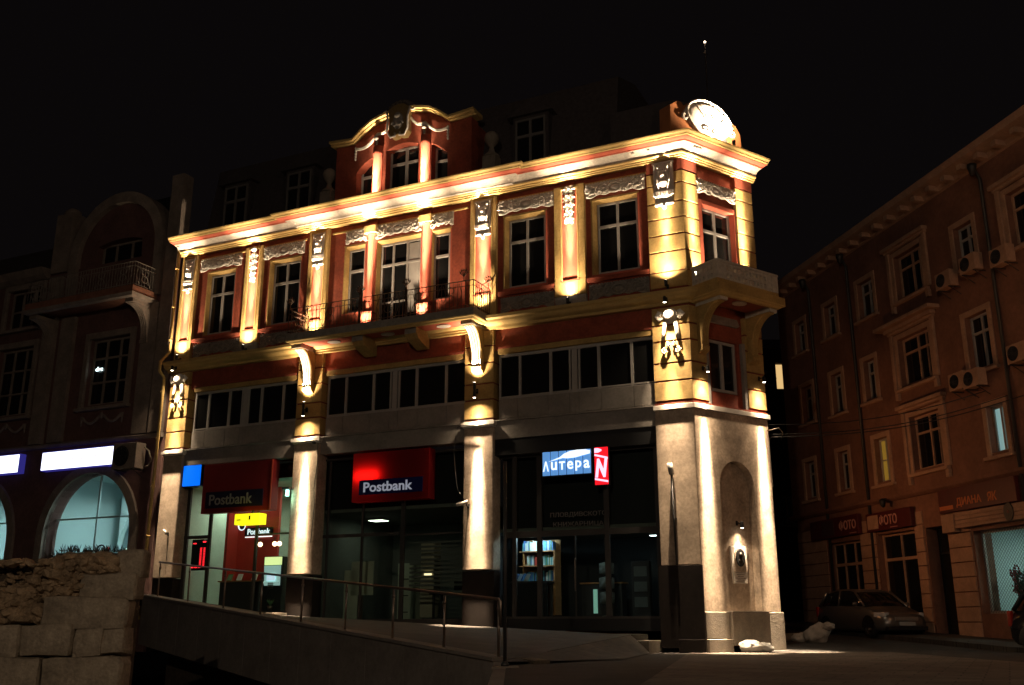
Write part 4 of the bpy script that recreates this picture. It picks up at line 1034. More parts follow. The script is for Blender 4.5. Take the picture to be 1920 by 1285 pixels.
ORD = ['first', 'second', 'third', 'fourth', 'fifth', 'sixth', 'seventh', 'eighth', 'ninth', 'tenth', 'eleventh', 'twelfth', 'thirteenth', 'fourteenth', 'fifteenth', 'sixteenth', 'seventeenth', 'eighteenth', 'nineteenth', 'twentieth', 'twenty-first', 'twenty-second', 'twenty-third', 'twenty-fourth', 'twenty-fifth', 'twenty-sixth', 'twenty-seventh', 'twenty-eighth', 'twenty-ninth', 'thirtieth']
def put_book(u, o, z, wd, h, n, lean=0, row=''):
    o_ = bpy.data.objects.new('book', BK[n]); COL.objects.link(o_); o_.location = F.p(u, o, z); o_.rotation_euler = (0, lean, F.rotz()); o_.scale = (wd, .2, h)
    BN[row] = BN.get(row, -1) + 1; o_['label'] = n + ' book, ' + ORD[BN[row]] + ' from the right in the ' + row; o_['category'] = 'book'; o_['group'] = 'books in the bookshop'
for zi, (a, c), row in ((2.63, (4.50, 5.45), 'row on top of the bookshelf'), (2.23, (4.48, 4.84), 'right upper bay of the bookshelf'), (2.23, (4.92, 5.34), 'left upper bay of the bookshelf'), (1.81, (4.48, 4.84), 'right middle bay of the bookshelf'), (1.81, (4.92, 5.34), 'left middle bay of the bookshelf'), (1.38, (4.92, 5.34), 'left lower bay of the bookshelf')):
    x = a
    while x < c - .04:
        wd = .022 + rnd.random() * .028; n = rnd.choice(['blue', 'white', 'white', 'teal', 'dark', 'blue', 'green'])
        if zi == 2.23 and 4.9 < x < 5.06: n = 'red'
        put_book(x + wd / 2, -1.32, zi, wd * .93, .22 + rnd.random() * .07, n, 0, row); x += wd
for k in range(4): put_book(5.45 - k * .10, -.80, 1.795, .03, .22, 'white' if k % 2 else 'blue', .5, 'leaning row on the display table')
dk = thing('display_table', F.p(4.9, -.95, .85), 'dark display table under the leaning books in the bookshop window', 'table')
MB(F).box(4.42, 5.6, -1.1, -.62, 1.74, 1.79).build('table_top', FRAME2, dk); MB(F).box(4.44, 5.58, -.66, -.63, .86, 1.74).build('front_panel', BLACK, dk)
for u in (4.5, 5.5):
    for o in (-1.05, -.72): MB(F).box(u - .03, u + .03, o - .03, o + .03, .82, 1.74).build('leg', FRAME2, dk)
# rotating card stand in the bookshop
cs = thing('card_stand', F.p(3.3, -2.2, .82), 'slim revolving card stand seen through the bookshop door', 'display stand')
MB(F).tube([(3.3, -2.2, .82), (3.3, -2.2, 2.7)], .02, 6).build('pole', STEEL, cs)
for z in (1.2, 1.6, 2.0): MB(F).lathe(3.3, -2.2, [(.05, z), (.22, z + .02), (.22, z + .3), (.05, z + .34)], 10).build('card_rack', ROOMD, cs)
MB(F).lathe(3.3, -2.2, [(.25, .82), (.25, .85), (.05, .9)], 14).build('foot', STEEL, cs)
# white office block far end of the middle shop: lit doorway
t = thing('lit_cabinet', F.p(9.25, -2.4, .85), 'narrow cabinet with a small warm lamp in the dim middle shop', 'cabinet')
MB(F).box(9.02, 9.50, -2.9, -2.5, .85, 3.1).build('cabinet_body', mat('cream_laminate', (.55, .5, .36), .6), t, bevel=.01)
MB(F).box(9.10, 9.35, -2.49, -2.47, 2.1, 2.2).build('lamp_strip', emis('cab_glow', (1, .8, .45), 1.6), t)
for (u, z, w2, h2, lab) in ((10.9, 2.0, .8, 1.0, 'pale poster stand at the left of the middle shop'), (11.3, 1.5, .5, 1.5, 'pale notice panel beside the striped pier in the middle shop')):
    t = thing('notice_board', F.p(u, -1.4, .85), lab, 'notice board')
    MB(F).box(u - w2 / 2, u + w2 / 2, -1.43, -1.40, z - h2 / 2, z + h2 / 2).build('board', ROOMW, t); MB(F).box(u - .02, u + .02, -1.47, -1.43, .8, z).build('post', STEEL, t)
b = MB(F)
for k in range(11): b.box(6.85, 8.75, -.62, -.60, 1.7 + k * .12, 1.76 + k * .12)
t = b.build('window_blind', ROOMD, CB)
# more of the dim shop interiors
t = thing('display_rack', F.p(2.2, -1.6, .82), 'dim display rack with pale notices at the right side of the bookshop', 'display rack')
MB(F).box(1.85, 2.35, -1.75, -1.55, .82, 2.3).build('rack_body', FRAME2, t, bevel=.01)
for z in (1.1, 1.5, 1.9): MB(F).box(1.92, 2.28, -1.549, -1.53, z, z + .26).build('pale_notice', ROOMD, t)
t = thing('sales_counter', F.p(3.5, -2.2, .82), 'dark sales counter with a bright edge seen through the bookshop door', 'counter')
MB(F).box(2.9, 4.1, -2.7, -2.3, .82, 1.75).build('counter_body', FRAME2, t, bevel=.01); MB(F).box(2.86, 4.14, -2.74, -2.26, 1.75, 1.79).build('counter_top', WOOD, t)
MB(F).box(3.62, 3.74, -2.29, -2.27, .95, 1.6).build('lit_gap', emis('counter_strip_glow', (.35, .7, .55), .35), t)
clamp(3.3, -1.2, 3.04, .9, .18, emis('dim_lamp_glow_d', (.75, .95, 1), 5), 'long dim ceiling lamp behind the bookshop door')
t = thing('office_desk', F.p(7.8, -1.8, .8), 'dim office desk with pale papers and a monitor in the middle shop', 'desk')
MB(F).box(7.1, 8.6, -2.2, -1.5, 1.50, 1.54).build('desk_top', ROOMD, t)
for u in (7.2, 8.5):
    for o in (-2.1, -1.6): MB(F).box(u - .03, u + .03, o - .03, o + .03, .8, 1.5).build('leg', FRAME2, t)
MB(F).box(7.5, 8.0, -1.95, -1.91, 1.62, 1.95).build('monitor', BLACK, t, bevel=.01); MB(F).box(8.1, 8.4, -1.8, -1.58, 1.542, 1.56).build('paper', ROOMW, t)
t = thing('office_cabinet', F.p(10.2, -2.8, .8), 'grey filing cabinet at the back of the middle shop', 'cabinet')
MB(F).box(9.9, 10.5, -3.3, -2.8, .8, 2.5).build('cabinet_body', ROOMW, t, bevel=.01)
for z in (1.0, 1.5, 2.0): MB(F).box(10.1, 10.3, -2.80, -2.77, z, z + .03).build('handle', DARKM, t)
for u, lab in ((3.50, 'upright steel door handle in the middle of the bookshop entrance'),):
    b = MB(F); b.tube([(u, -.36, 1.5), (u, -.34, 1.55), (u, -.34, 2.3), (u, -.36, 2.35)], .018, 6); tag(b.build('door_handle', STEEL, None), lab, 'door handle')
MB(F).box(3.50, 3.54, -.46, -.42, .86, 2.95).build('door_stile', FRAME2, CB)
# counter with plants in the bank
ct = thing('bank_counter', F.p(15.2, -1.1, 1.0), 'dark bank counter with leaflets in front of the red wall', 'counter')
MB(F).box(14.4, 16.0, -1.35, -.9, 1.0, 1.95).build('counter_body', FRAME2, ct, bevel=.02); MB(F).box(14.35, 16.05, -1.4, -.85, 1.95, 1.99).build('counter_top', WOOD, ct)
for u, n in ((15.7, 'green'), (15.3, 'white'), (14.7, 'white')): MB(F).prism_u([(-1.0, 2.0), (-.95, 2.0), (-1.05, 2.2), (-1.08, 2.2)], u - .09, u + .09).build('leaflet', BKM[n], ct)
vp = thing('potted_plant', F.p(13.7, -.62, 1.0), 'small potted plant on the floor below the cash machine window', 'plant')
MB(F).lathe(13.62, -.52, [(.06, 1.05), (.10, 1.2)], 12).build('pot', STEEL, vp)
b = MB(F); rnd = random.Random(3)
for k in range(30):
    a = rnd.random() * 6.28; r_ = .05 + rnd.random() * .12; b.tube([(13.62, -.52, 1.2), (13.62 + r_ * math.cos(a) * .6, -.52 + r_ * math.sin(a) * .5, 1.32), (13.62 + r_ * math.cos(a), -.52 + r_ * math.sin(a) * .8, 1.28 + rnd.random() * .15)], .012, 4, r1=.003)
b.build('leaves', BKM['green'], vp)
# small wall devices
def camera_thing(fr, u, o, z, label, du=-.25, long=.3):
    t = thing('security_camera', fr.p(u, o, z), label, 'camera', 'security cameras on the building')
    b = MB(fr); b.tube([(u - du * .2, o + .16, z + .02), (u + du, o + .30, z - .09)], .045, 8); b.build('body', mat('camera_shell', (.5, .45, .4), .5) if 'camera_shell' not in MATS else MATS['camera_shell'], t)
    b = MB(fr); b.box(u - .03, u + .03, o, o + .02, z - .16, z - .04); b.tube([(u, o, z - .1), (u, o + .14, z - .1), (u - .02, o + .17, z - .02)], .016, 6); b.build('arm', DARKM, t)
camera_thing(F, 6.52, 0, 3.92, 'pale security camera on a bracket halfway up the right middle pier', .22)
camera_thing(F, 17.5, 0, 3.55, 'pale security camera on the leftmost pier beside the bank window', -.2)
# conduit pole with small grey lamp head on the corner pier
t = thing('conduit_pole', F.p(.66, .1, 2.1), 'thin dark conduit with a grey lamp head on the rough corner pier', 'conduit')
b = MB(F); b.tube([(.60, .09, 2.08), (.64, .09, 4.35)], .03, 8); b.build('pipe', DARKM, t)
b = MB(F); b.tube([(.64, .07, 4.34), (.66, .16, 4.62)], .07, 10); b.build('lamp_head', mat('pale_head', (.4, .38, .36), .5), t)
MB(F).box(.57, .64, .0, .08, 3.2, 3.24).build('clip', DARKM, t)
# greenish strip lamp on the left middle pier
t = thing('strip_lamp', F.p(12.75, .1, 4.5), 'small cold green lamp under a little hood on the left middle pier', 'lamp')
MB(F).box(12.60, 12.86, -.04, .22, 4.62, 4.68).build('hood', DARKM, t); MB(F).box(12.70, 12.76, .06, .16, 4.42, 4.61).build('tube', emis('cold_green_glow', (.45, 1, .8), 3), t)
L = bpy.data.lights.new('strip_light', 'POINT'); L.energy = 9; L.color = (.35, 1, .75); L.shadow_soft_size = .06; lo = bpy.data.objects.new('lamp_light', L); COL.objects.link(lo); lo.parent = t; lo.location = F.p(12.74, .24, 4.35) - F.p(12.75, .1, 4.5)
# loose cables on the pier heads
b = MB(F); b.tube([(6.9, .06, 6.05), (7.0, .03, 5.4), (6.95, .02, 4.8), (6.85, .05, 4.3), (6.62, .05, 4.0)], .008, 4); b.tube([(6.9, .06, 6.05), (6.75, .12, 6.1), (6.2, .11, 6.06)], .012, 4)
tag(b.build('loose_cable', DARKM, None), 'loose thin cable hanging from the head of the right middle pier', 'cable')
b = MB(F); b.tube([(11.75, .03, 6.0), (11.72, .04, 5.4), (11.80, .04, 4.6), (11.76, .03, 4.1), (11.82, .03, 3.0)], .012, 4); b.ball(11.85, .1, 6.0, .06, .08, .04, 8, 5)
tag(b.build('loose_cable', BLACK, None), 'black cable running down the right edge of the left middle pier', 'cable')

# ================================================================== LEFT NEIGHBOUR
def arch_pts(uc, r, zs, n=20, ry=None):
    ry = ry or r; return [(uc - r * math.cos(math.pi * i / n), zs + ry * math.sin(math.pi * i / n)) for i in range(n + 1)]
LN = thing('arcaded_building', F.p(22, 0, 0), 'dim old building with arched gable and glowing white signs at the left edge', 'building')
ARCS = [(21.40, 2.05, 3.55, 2.15), (27.0, 1.75, 3.45, 2.1)]
LW = [(20.25, 22.25, 8.15, 10.6), (25.15, 27.1, 8.15, 10.75), (29.3, 31.2, 8.15, 10.75), (25.2, 27.0, 11.6, 13.1)]
b = MB(F)
us = [18.32]
b.holes(18.32, 33.0, 6.0, 13.55, -.7, -.2, LW)
for uc, r, zs, ry in ARCS:
    ap = arch_pts(uc, r, zs, 22, ry)
    for i in range(22):
        (a0, c0), (a1, c1) = ap[i], ap[i + 1]; b.prism([(a0, c0), (a1, c1), (a1, 6.0), (a0, 6.0)], -.7, -.2)
b.box(18.32, 19.35, -.7, -.2, -.2, 6.0); b.box(23.45, 25.25, -.7, -.2, -.2, 6.0); b.box(28.75, 33.0, -.7, -.2, -.2, 6.0)
b.box(19.35, 23.45, -.7, -.2, -.2, 2.2); b.box(25.25, 28.75, -.7, -.2, -.2, 2.2)
b.build('plaster_wall', LPLAST, LN)
MB(F).box(18.32, 33.0, -12, -6.2, 0, 13.4).build('rear_block', LPLAST, LN)
b = MB(F)
for uc, r, zs, ry in ARCS:
    ap = arch_pts(uc, r, zs, 22, ry); bp = arch_pts(uc, r + .32, zs, 22, ry + .3)
    for i in range(22): b.prism([ap[i], ap[i + 1], bp[i + 1], bp[i]], -.3, -.10)
    b.box(uc - r - .32, uc - r, -.3, -.10, 2.2, zs); b.box(uc + r, uc + r + .32, -.3, -.10, 2.2, zs)
b.build('arch_moulding', LTRIM, LN)
# shop behind the arches with lit interior
COOL = mat('cool_white_room', (.50, .62, .62), .8)
for uc, r, zs, ry in ARCS:
    MB(F).box(uc - 2.3, uc + 2.3, -6.1, -6.0, 1.0, 5.9).build('shop_room_wall', mat('grey_shop_back', (.22, .28, .29), .8), LN)
    b = MB(F); b.box(uc - 2.35, uc - 2.3, -6.1, -.72, 1, 5.9); b.box(uc + 2.3, uc + 2.35, -6.1, -.72, 1, 5.9); b.box(uc - 2.3, uc + 2.3, -6, -.72, 5.85, 5.95); b.box(uc - 2.3, uc + 2.3, -6, -.72, .9, 1.0); b.build('shop_room_wall', COOL, LN)
    ap = arch_pts(uc, r, zs, 22, ry); b = MB(F)
    b.prism(ap + [(uc + r, 2.2), (uc - r, 2.2)], -.60, -.595); po = b.build('arch_window_pane', GLASS, LN)
    b = MB(F); b.box(uc - .03, uc + .03, -.62, -.56, 2.2, zs + ry - .05); b.box(uc - r, uc + r, -.62, -.56, 4.18, 4.23); b.build('glazing_bar', COOL, po)
    # inner arch partition
    ap = arch_pts(uc - .2, 1.7, 3.2, 16, 1.9)
    b = MB(F)
    for i in range(16): b.prism([ap[i], ap[i + 1], (ap[i + 1][0], 5.84), (ap[i][0], 5.84)], -3.2, -3.0)
    b.build('inner_arch', COOL, LN)
CG = emis('cool_lamp_glow', (.72, .97, 1), 140)
for u, o, w2, lab in ((21.0, -2.0, 1.0, 'long cool ceiling lamp in the nearer arch of the left building'), (26.8, -2.2, 1.2, 'long cool ceiling lamp in the farther arch at the left edge')):
    b = MB(F); b.box(u - w2 / 2 - .03, u + w2 / 2 + .03, o - .18, o + .18, 5.30, 5.36); lo = b.build('ceiling_lamp', WHITEF, None); MB(F).box(u - w2 / 2, u + w2 / 2, o - .15, o + .15, 5.285, 5.298).build('diffuser', CG, lo)
    tag(lo, lab, 'ceiling lamp')
    MB(F).tube([(u, o, 5.36), (u, o, 5.86)], .01, 4).build('hanger', STEEL, lo)
# things in the arch window
t = thing('round_clock_model', F.p(21.4, -.9, 2.3), 'dark round fan shape on the sill inside the arched shop window', 'fan')
b = MB(F); b.tube([(21.35 + .22 * math.cos(a), -.85, 3.05 + .24 * math.sin(a)) for a in [6.2832 * i / 20 for i in range(21)]], .025, 6)
for k in range(6): b.tube([(21.35, -.85, 3.05), (21.35 + .2 * math.cos(k), -.85, 3.05 + .2 * math.sin(k))], .012, 4)
b.build('guard', DARKM, t); MB(F).tube([(21.35, -.85, 2.2), (21.35, -.85, 2.85)], .03, 6).build('stand', DARKM, t)
t = thing('wall_cupboard', F.p(20.1, -1.3, 1), 'dark banded cupboard at the right inside the arched shop window', 'cupboard')
MB(F).box(19.6, 20.35, -1.6, -1.1, 1.0, 3.75).build('cupboard_body', mat('dark_cupboard', (.035, .03, .03), .6), t, bevel=.01); MB(F).box(19.6, 20.36, -1.09, -1.08, 3.2, 3.45).build('panel_band', ROOMD, t)
t = thing('lit_desk_sign', F.p(19.95, -.8, 2.9), 'small glowing greenish box low in the arched shop window', 'display')
MB(F).box(19.72, 20.12, -.88, -.78, 2.96, 3.14).build('lit_face', emis('desk_glow', (.75, 1, .85), 1.4), t, bevel=.01)
MB(F).box(19.9, 19.95, -.88, -.80, 2.2, 2.96).build('stand', DARKM, t)
b = MB(F); b.lathe(21.0, -.85, [(.04, 2.9), (.045, 3.1), (.02, 3.16), (.02, 3.2)], 10); tag(b.build('red_bottle', emis('red_bottle_glow', (.9, .05, .06), .35), None), 'small red bottle on the sill of the arched shop window', 'bottle')
# glowing white signs
SG = emis('white_sign_glow', (.82, .86, 1), 2.6); LP = emis('pink_logo_glow', (.95, .62, .72), 1.1); LB = emis('blue_logo_glow', (.6, .75, 1), 1.15)
def lightbox(u0, u1, z0, z1, lab, logo=True):
    t = thing('light_box_sign', F.p((u0 + u1) / 2, -.1, z0), lab, 'sign')
    MB(F).box(u0, u1, -.2, .06, z0, z1).build('sign_box', mat('blue_edge', (.03, .03, .2), .5, emit=(.12, .1, .9), es=.2), t)
    MB(F).box(u0 + .03, u1 - .03, .06, .07, z0 + .03, z1 - .03).build('lit_face', SG, t)
    if logo:
        b = MB(F); uc = u1 - .9; zc = (z0 + z1) / 2 + .05
        b.tube([(uc + .22 * math.cos(a), .075, zc + .13 * math.sin(a)) for a in [.6 + 4.2 * i / 14 for i in range(15)]], .012, 4); b.build('logo_swirl', LB, t)
        b = MB(F); rnd = random.Random(8); x = u0 + 1.1
        for k in range(7): b.box(x, x + .06, .071, .076, zc - .12, zc - .12 + .08 + .08 * rnd.random()); x += .22
        b.build('faded_lettering', LP, t)
lightbox(19.75, 23.75, 5.88, 6.56, 'long glowing white sign box over the nearer shop arch'); lightbox(24.9, 28.5, 5.9, 6.6, 'glowing white sign box cut by the left edge of the picture', False)
# outdoor air conditioner beside the sign
def air_con(fr, u, o, z, w_, h, d, lab, grp=None, m=None):
    t = thing('air_conditioner', fr.p(u, o, z), lab, 'air conditioner', grp)
    MB(fr).box(u - w_ / 2, u + w_ / 2, o, o + d, z, z + h).build('casing', m or LTRIM, t, bevel=.015)
    b = MB(fr); uf = u + w_ * .12; b.disc_o(uf, o + d, z + h / 2, h * .40, .012, 20); f_ = b.build('fan_opening', BLACK, t)
    b = MB(fr)
    for k in range(1, 5): b.tube([(uf + h * .09 * k * math.cos(a), o + d + .02, z + h / 2 + h * .09 * k * math.sin(a)) for a in [6.2832 * i / 16 for i in range(17)]], .006, 4)
    for k in range(4):
        a = k * math.pi / 4; b.tube([(uf - h * .38 * math.cos(a), o + d + .02, z + h / 2 - h * .38 * math.sin(a)), (uf + h * .38 * math.cos(a), o + d + .02, z + h / 2 + h * .38 * math.sin(a))], .006, 4)
    b.build('fan_guard', DARKM, t)
    b = MB(fr)
    for sg in (-1, 1): b.tube([(u + sg * w_ * .35, o - .12, z - .02), (u + sg * w_ * .35, o + d, z - .02)], .018, 4); b.tube([(u + sg * w_ * .35, o - .12, z - .25), (u + sg * w_ * .35, o + d * .8, z - .03)], .014, 4)
    b.build('wall_bracket', DARKM, t); return t
air_con(F, 19.22, .15, 5.62, 1.05, .86, .42, 'beige air conditioner at the right end of the glowing white sign')
b = MB(F); b.tube([(18.62, .3, 6.35), (18.5, .2, 6.2), (18.48, .1, 5.9), (18.62, .05, 5.75), (18.7, .2, 5.68)], .03, 6); tag(b.build('coolant_hose', LTRIM, None), 'curved hose at the side of the beige air conditioner by the downpipe', 'hose')
# windows and trim above
b = MB(F)
b.path([fp(33.0, -.2), fp(18.32, -.2)], [(-.1, 6.72), (.12, 6.74), (.16, 6.84), (.1, 6.9), (-.1, 6.92)])
b.path([fp(33.0, -.2), fp(24.9, -.2)], [(-.2, 13.35), (.1, 13.36), (.3, 13.5), (.45, 13.75), (-.2, 13.8)])
for u in (19.35, 23.45): b.box(u - .35, u + .35, -.2, -.06, 6.92, 11.6)
b.box(24.1, 24.7, -.5, -.02, 6.92, 13.35)
b.box(18.35, 18.9, -.5, -.02, 6.92, 16.4)
b.build('stone_trim', LTRIM, LN)
for i, (u0, u1, z0, z1) in enumerate(LW):
    b = MB(F); b.box(u0 - .2, u0, -.2, -.08, z0 - .1, z1 + .24); b.box(u1, u1 + .2, -.2, -.08, z0 - .1, z1 + .24); b.box(u0, u1, -.2, -.08, z1, z1 + .24); b.box(u0 - .28, u1 + .28, -.2, .02, z0 - .22, z0 - .1); b.build('window_surround', LTRIM, LN, bevel=.02)
    w3 = (u1 - u0) / 3
    window(F, u0, u1, z0, z1, -.35, LN, [(u0 + w3, .08), (u0 + 2 * w3, .08)], [(z0 + .85, .07), (z0 + 1.75, .07)] if z1 - z0 > 2 else [(z0 + .7, .07)], .08, LTRIM)
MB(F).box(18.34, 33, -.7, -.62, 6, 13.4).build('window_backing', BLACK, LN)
t = thing('lit_window_letters', F.p(22, -.3, 9), 'tiny bright letters shining in a dark pane of the left building', 'sign')
text('lettering', 'drc', F, 21.86, -.33, 9.52, .36, .16, emis('letters_glow', (.8, 1, 1), 2.2), t, .006, .03)
b = MB(F)
for uc in (21.25, 26.1):
    for k in (-1, 1):
        b.tube([(uc + k * (.1 + .85 * tt), -.13, 7.72 - .25 * math.sin(math.pi * tt)) for tt in [i / 10 for i in range(11)]], .05, 6)
        b.tube([(uc + k * .98, -.14, 7.75), (uc + k * .98, -.14, 7.4)], .05, 6, r1=.02)
    b.ball(uc, -.12, 7.72, .1, .06, .12, 8, 6)
b.build('draped_swag', LTRIM, LN)
# big arched gable with its window and balcony
gcu = 21.45; b = MB(F)
ap = arch_pts(gcu, 2.35, 13.9, 26, 2.35); bp = arch_pts(gcu, 1.95, 13.9, 26, 1.95)
gw = arch_pts(gcu - .02, 1.15, 13.6, 26, .85)
for i in range(26): b.prism([bp[i], bp[i + 1], (bp[i + 1][0], gw[i + 1][1] if abs(bp[i + 1][0] - gcu) < 1.13 else 11.9), (bp[i][0], gw[i][1] if abs(bp[i][0] - gcu) < 1.13 else 11.9)], -.7, -.25)
b.build('gable_wall', LPLAST, LN)
b = MB(F)
for i in range(26): b.prism([bp[i], bp[i + 1], ap[i + 1], ap[i]], -.8, -.05)
b.box(gcu - 2.35, gcu - 1.95, -.8, -.05, 11.9, 13.9); b.box(gcu + 1.95, gcu + 2.35, -.8, -.05, 11.9, 13.9)
b.box(23.9, 24.75, -.8, -.05, 13.5, 15.9); b.ball(24.33, -.4, 16.0, .35, .3, .25, 12, 6)
b.build('gable_arch', LTRIM, LN)
window(F, gcu - 1.12, gcu + 1.10, 11.95, 14.4, -.5, LN, [(gcu - .4, .08), (gcu + .4, .08)], [(13.6, .10)], .08, LTRIM)
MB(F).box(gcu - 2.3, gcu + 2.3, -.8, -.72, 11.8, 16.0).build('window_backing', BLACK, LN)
lb = MB(F).box(19.25, 24.6, -.2, .95, 11.72, 11.98).build('balcony', mat('spill_orange_plaster', (.30, .13, .08), .9, .3, 3), LN, bevel=.02)  # orange of the floodlight spill is put into the balcony colour
MB(F).path([fp(24.6, -.2), fp(24.6, .95), fp(19.25, .95), fp(19.25, -.2)], [(-.1, 11.715), (-.1, 11.55), (0, 11.6), (.05, 11.715)]).build('slab_moulding', LTRIM, lb)
for u in (19.55, 24.3): bracket(F, u, .35, .75, 11.6, 10.1, lb, (LTRIM, LTRIM, LTRIM), o0=-.2)
b = MB(F); railing_run((24.55, .9), (19.3, .9), 11.98, 12.85, b, 40); railing_run((19.3, -.1), (19.3, .9), 11.98, 12.85, b, 8); railing_run((24.55, -.1), (24.55, .9), 11.98, 12.85, b, 8); b.build('iron_railing', mat('pale_iron', (.20, .17, .14), .6), lb)
MB(F).prism_u([(-.3, 13.6), (-1.2, 15.2), (-4, 15.6), (-9, 15.6), (-9, 13.4), (-.3, 13.4)], 24.9, 33).build('slate_roof', SLATE, LN)

# ================================================================== BLOCK ACROSS THE SIDE STREET
RL = thing('brown_apartment_block', RB.p(-4, 0, 0), 'four storey brown apartment block with shops, dimly lit by an orange street lamp', 'building')
# (u0,u1,z0,z1,kind)
RW = [(-4.6, -3.05, 11.25, 12.75, 'w'), (-7.2, -6.3, 11.2, 12.5, 'n'), (-10.3, -8.75, 11.0, 12.6, 'w'), (-1.65, -.65, 11.3, 12.6, 'n'), (.95, 1.8, 11.3, 12.5, 'n'), (3.4, 4.2, 11.3, 12.5, 'n'), (-13.4, -12.2, 11.1, 12.6, 'n'),
      (-4.5, -2.75, 8.3, 9.9, 'w'), (-7.35, -6.3, 7.95, 9.6, 'n'), (-10.6, -9.2, 7.9, 9.6, 'n'), (-1.3, -.55, 8.3, 9.7, 'n'), (.95, 1.75, 8.3, 9.75, 'n'), (3.2, 4.1, 8.4, 9.8, 'n'), (-13.4, -12.2, 7.9, 9.6, 'n'),
      (-4.55, -2.95, 5.45, 7.2, 'w'), (-7.5, -6.75, 5.4, 6.75, 'lit'), (-1.6, -.75, 5.35, 6.85, 'yel'), (1.0, 1.75, 5.4, 6.8, 'n'), (3.5, 4.3, 5.4, 6.8, 'n'), (-10.6, -9.4, 5.4, 7.0, 'n'), (-13.4, -12.2, 5.4, 7.0, 'n')]
b = MB(RB); b.holes(-15, 5.6, 4.75, 14.2, -.6, 0, [w_[:4] for w_ in RW])
b.holes(-15, 5.3, -.5, 4.7, -.6, 0, [(.75, 3.0, -.2, 3.55), (-2.55, -.35, -.2, 3.6), (-4.25, -3.15, -.2, 3.6), (-8.6, -5.45, .95, 3.3), (-13.5, -9.5, .9, 3.3)])
b.build('plaster_wall', RPLAST, RL)
MB(RB).box(-15, 5.6, -12, -5.0, -.5, 14.2).build('rear_block', RPLAST, RL)
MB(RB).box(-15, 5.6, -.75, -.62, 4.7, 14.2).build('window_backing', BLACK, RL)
b = MB(RB)
rp = [RB.p(-15, 0, 0), RB.p(5.65, 0, 0)]
for q in rp: q.z = 0
b.path([rp[1], rp[0]], [(-.1, 13.9), (.1, 13.95), (.15, 14.1), (.55, 14.2), (.6, 14.4), (-.1, 14.5)])
for k in range(26): b.box(-14.8 + k * .8, -14.6 + k * .8, 0, .45, 13.95, 14.12)
b.build('eaves', RTRIM, RL)
b = MB(RB); b.path([rp[1], rp[0]], [(-.1, 4.62), (.1, 4.64), (.2, 4.72), (.22, 4.80), (-.1, 4.86)]); b.build('ledge', RPLAST, RL)
MB(RB).prism_u([(.4, 14.4), (-4, 16.0), (-12, 16), (-12, 14.4)], -15, 5.6).build('roof', SLATE, RL)
LITP = emis('lit_cool_window', (.42, .72, .72), .40); YELP = emis('dim_yellow_window', (.35, .22, .03), .40)
for i, (u0, u1, z0, z1, k) in enumerate(RW):
    b = MB(RB); s_ = .17
    b.box(u0 - s_, u0, 0, .05, z0 - .1, z1 + s_); b.box(u1, u1 + s_, 0, .05, z0 - .1, z1 + s_); b.box(u0, u1, 0, .05, z1, z1 + s_); b.box(u0 - .25, u1 + .25, 0, .14, z0 - .2, z0 - .1)
    if k == 'w':
        b.box(u0 - .35, u0 - s_ - .02, 0, .09, z0 - .1, z1 + .25); b.box(u1 + s_ + .02, u1 + .35, 0, .09, z0 - .1, z1 + .25); b.box(u0 - .45, u1 + .45, 0, .22, z1 + .3, z1 + .42); b.box(u0 - .4, u1 + .4, 0, .12, z1 + .22, z1 + .3)
        for q in (u0 - .2, u1 + .2): b.box(q - .08, q + .08, 0, .12, z0 - .45, z0 - .2)
    if i == 7: b.box(u0 - .7, u1 + .7, 0, .45, z1 + .42, z1 + .54)
    b.build('window_surround', RTRIM, RL, bevel=.012)
    c = (u0 + u1) / 2
    bars = [(c, .08)] if k != 'w' else [(c, .08), (c - (u1 - u0) * .25, .03)]
    hb = [(z0 + (z1 - z0) * .68, .07)] if k in ('w', 'n') else ([(z0 + (z1 - z0) * .5, .04)] if k == 'yel' else [])
    window(RB, u0, u1, z0, z1, -.18, RL, bars, hb, .07, GREYF if k != 'w' else RTRIM, pm={'lit': LITP, 'yel': YELP}.get(k, DGLASS))
# rusticated ground storey piers
b = MB(RB)
for (u0, u1) in ((3.05, 5.3), (-.3, .7), (-3.1, -2.6), (-5.4, -4.3), (-9.4, -8.65)):
    for k in range(9): b.box(u0 + .02, u1 - .02, 0, .05, .3 + k * .43, .70 + k * .43)
b.build('rusticated_pier', RTRIM, RL, bevel=.01)
for (u0, u1, z0, z1, nv) in ((.75, 3.0, .3, 3.55, 2), (-2.55, -.35, .3, 3.6, 1)):
    w2 = (u1 - u0) / (nv + 1)
    window(RB, u0, u1, z0, z1, -.2, RL, [(u0 + w2 * (k + 1), .06) for k in range(nv)], [(2.75, .10)], .08, RTRIM, name='shop_window')
window(RB, -4.25, -3.15, .2, 3.6, -.4, RL, [(-3.7, .04)], [(2.8, .06)], .06, BLACK, name='dark_doorway')
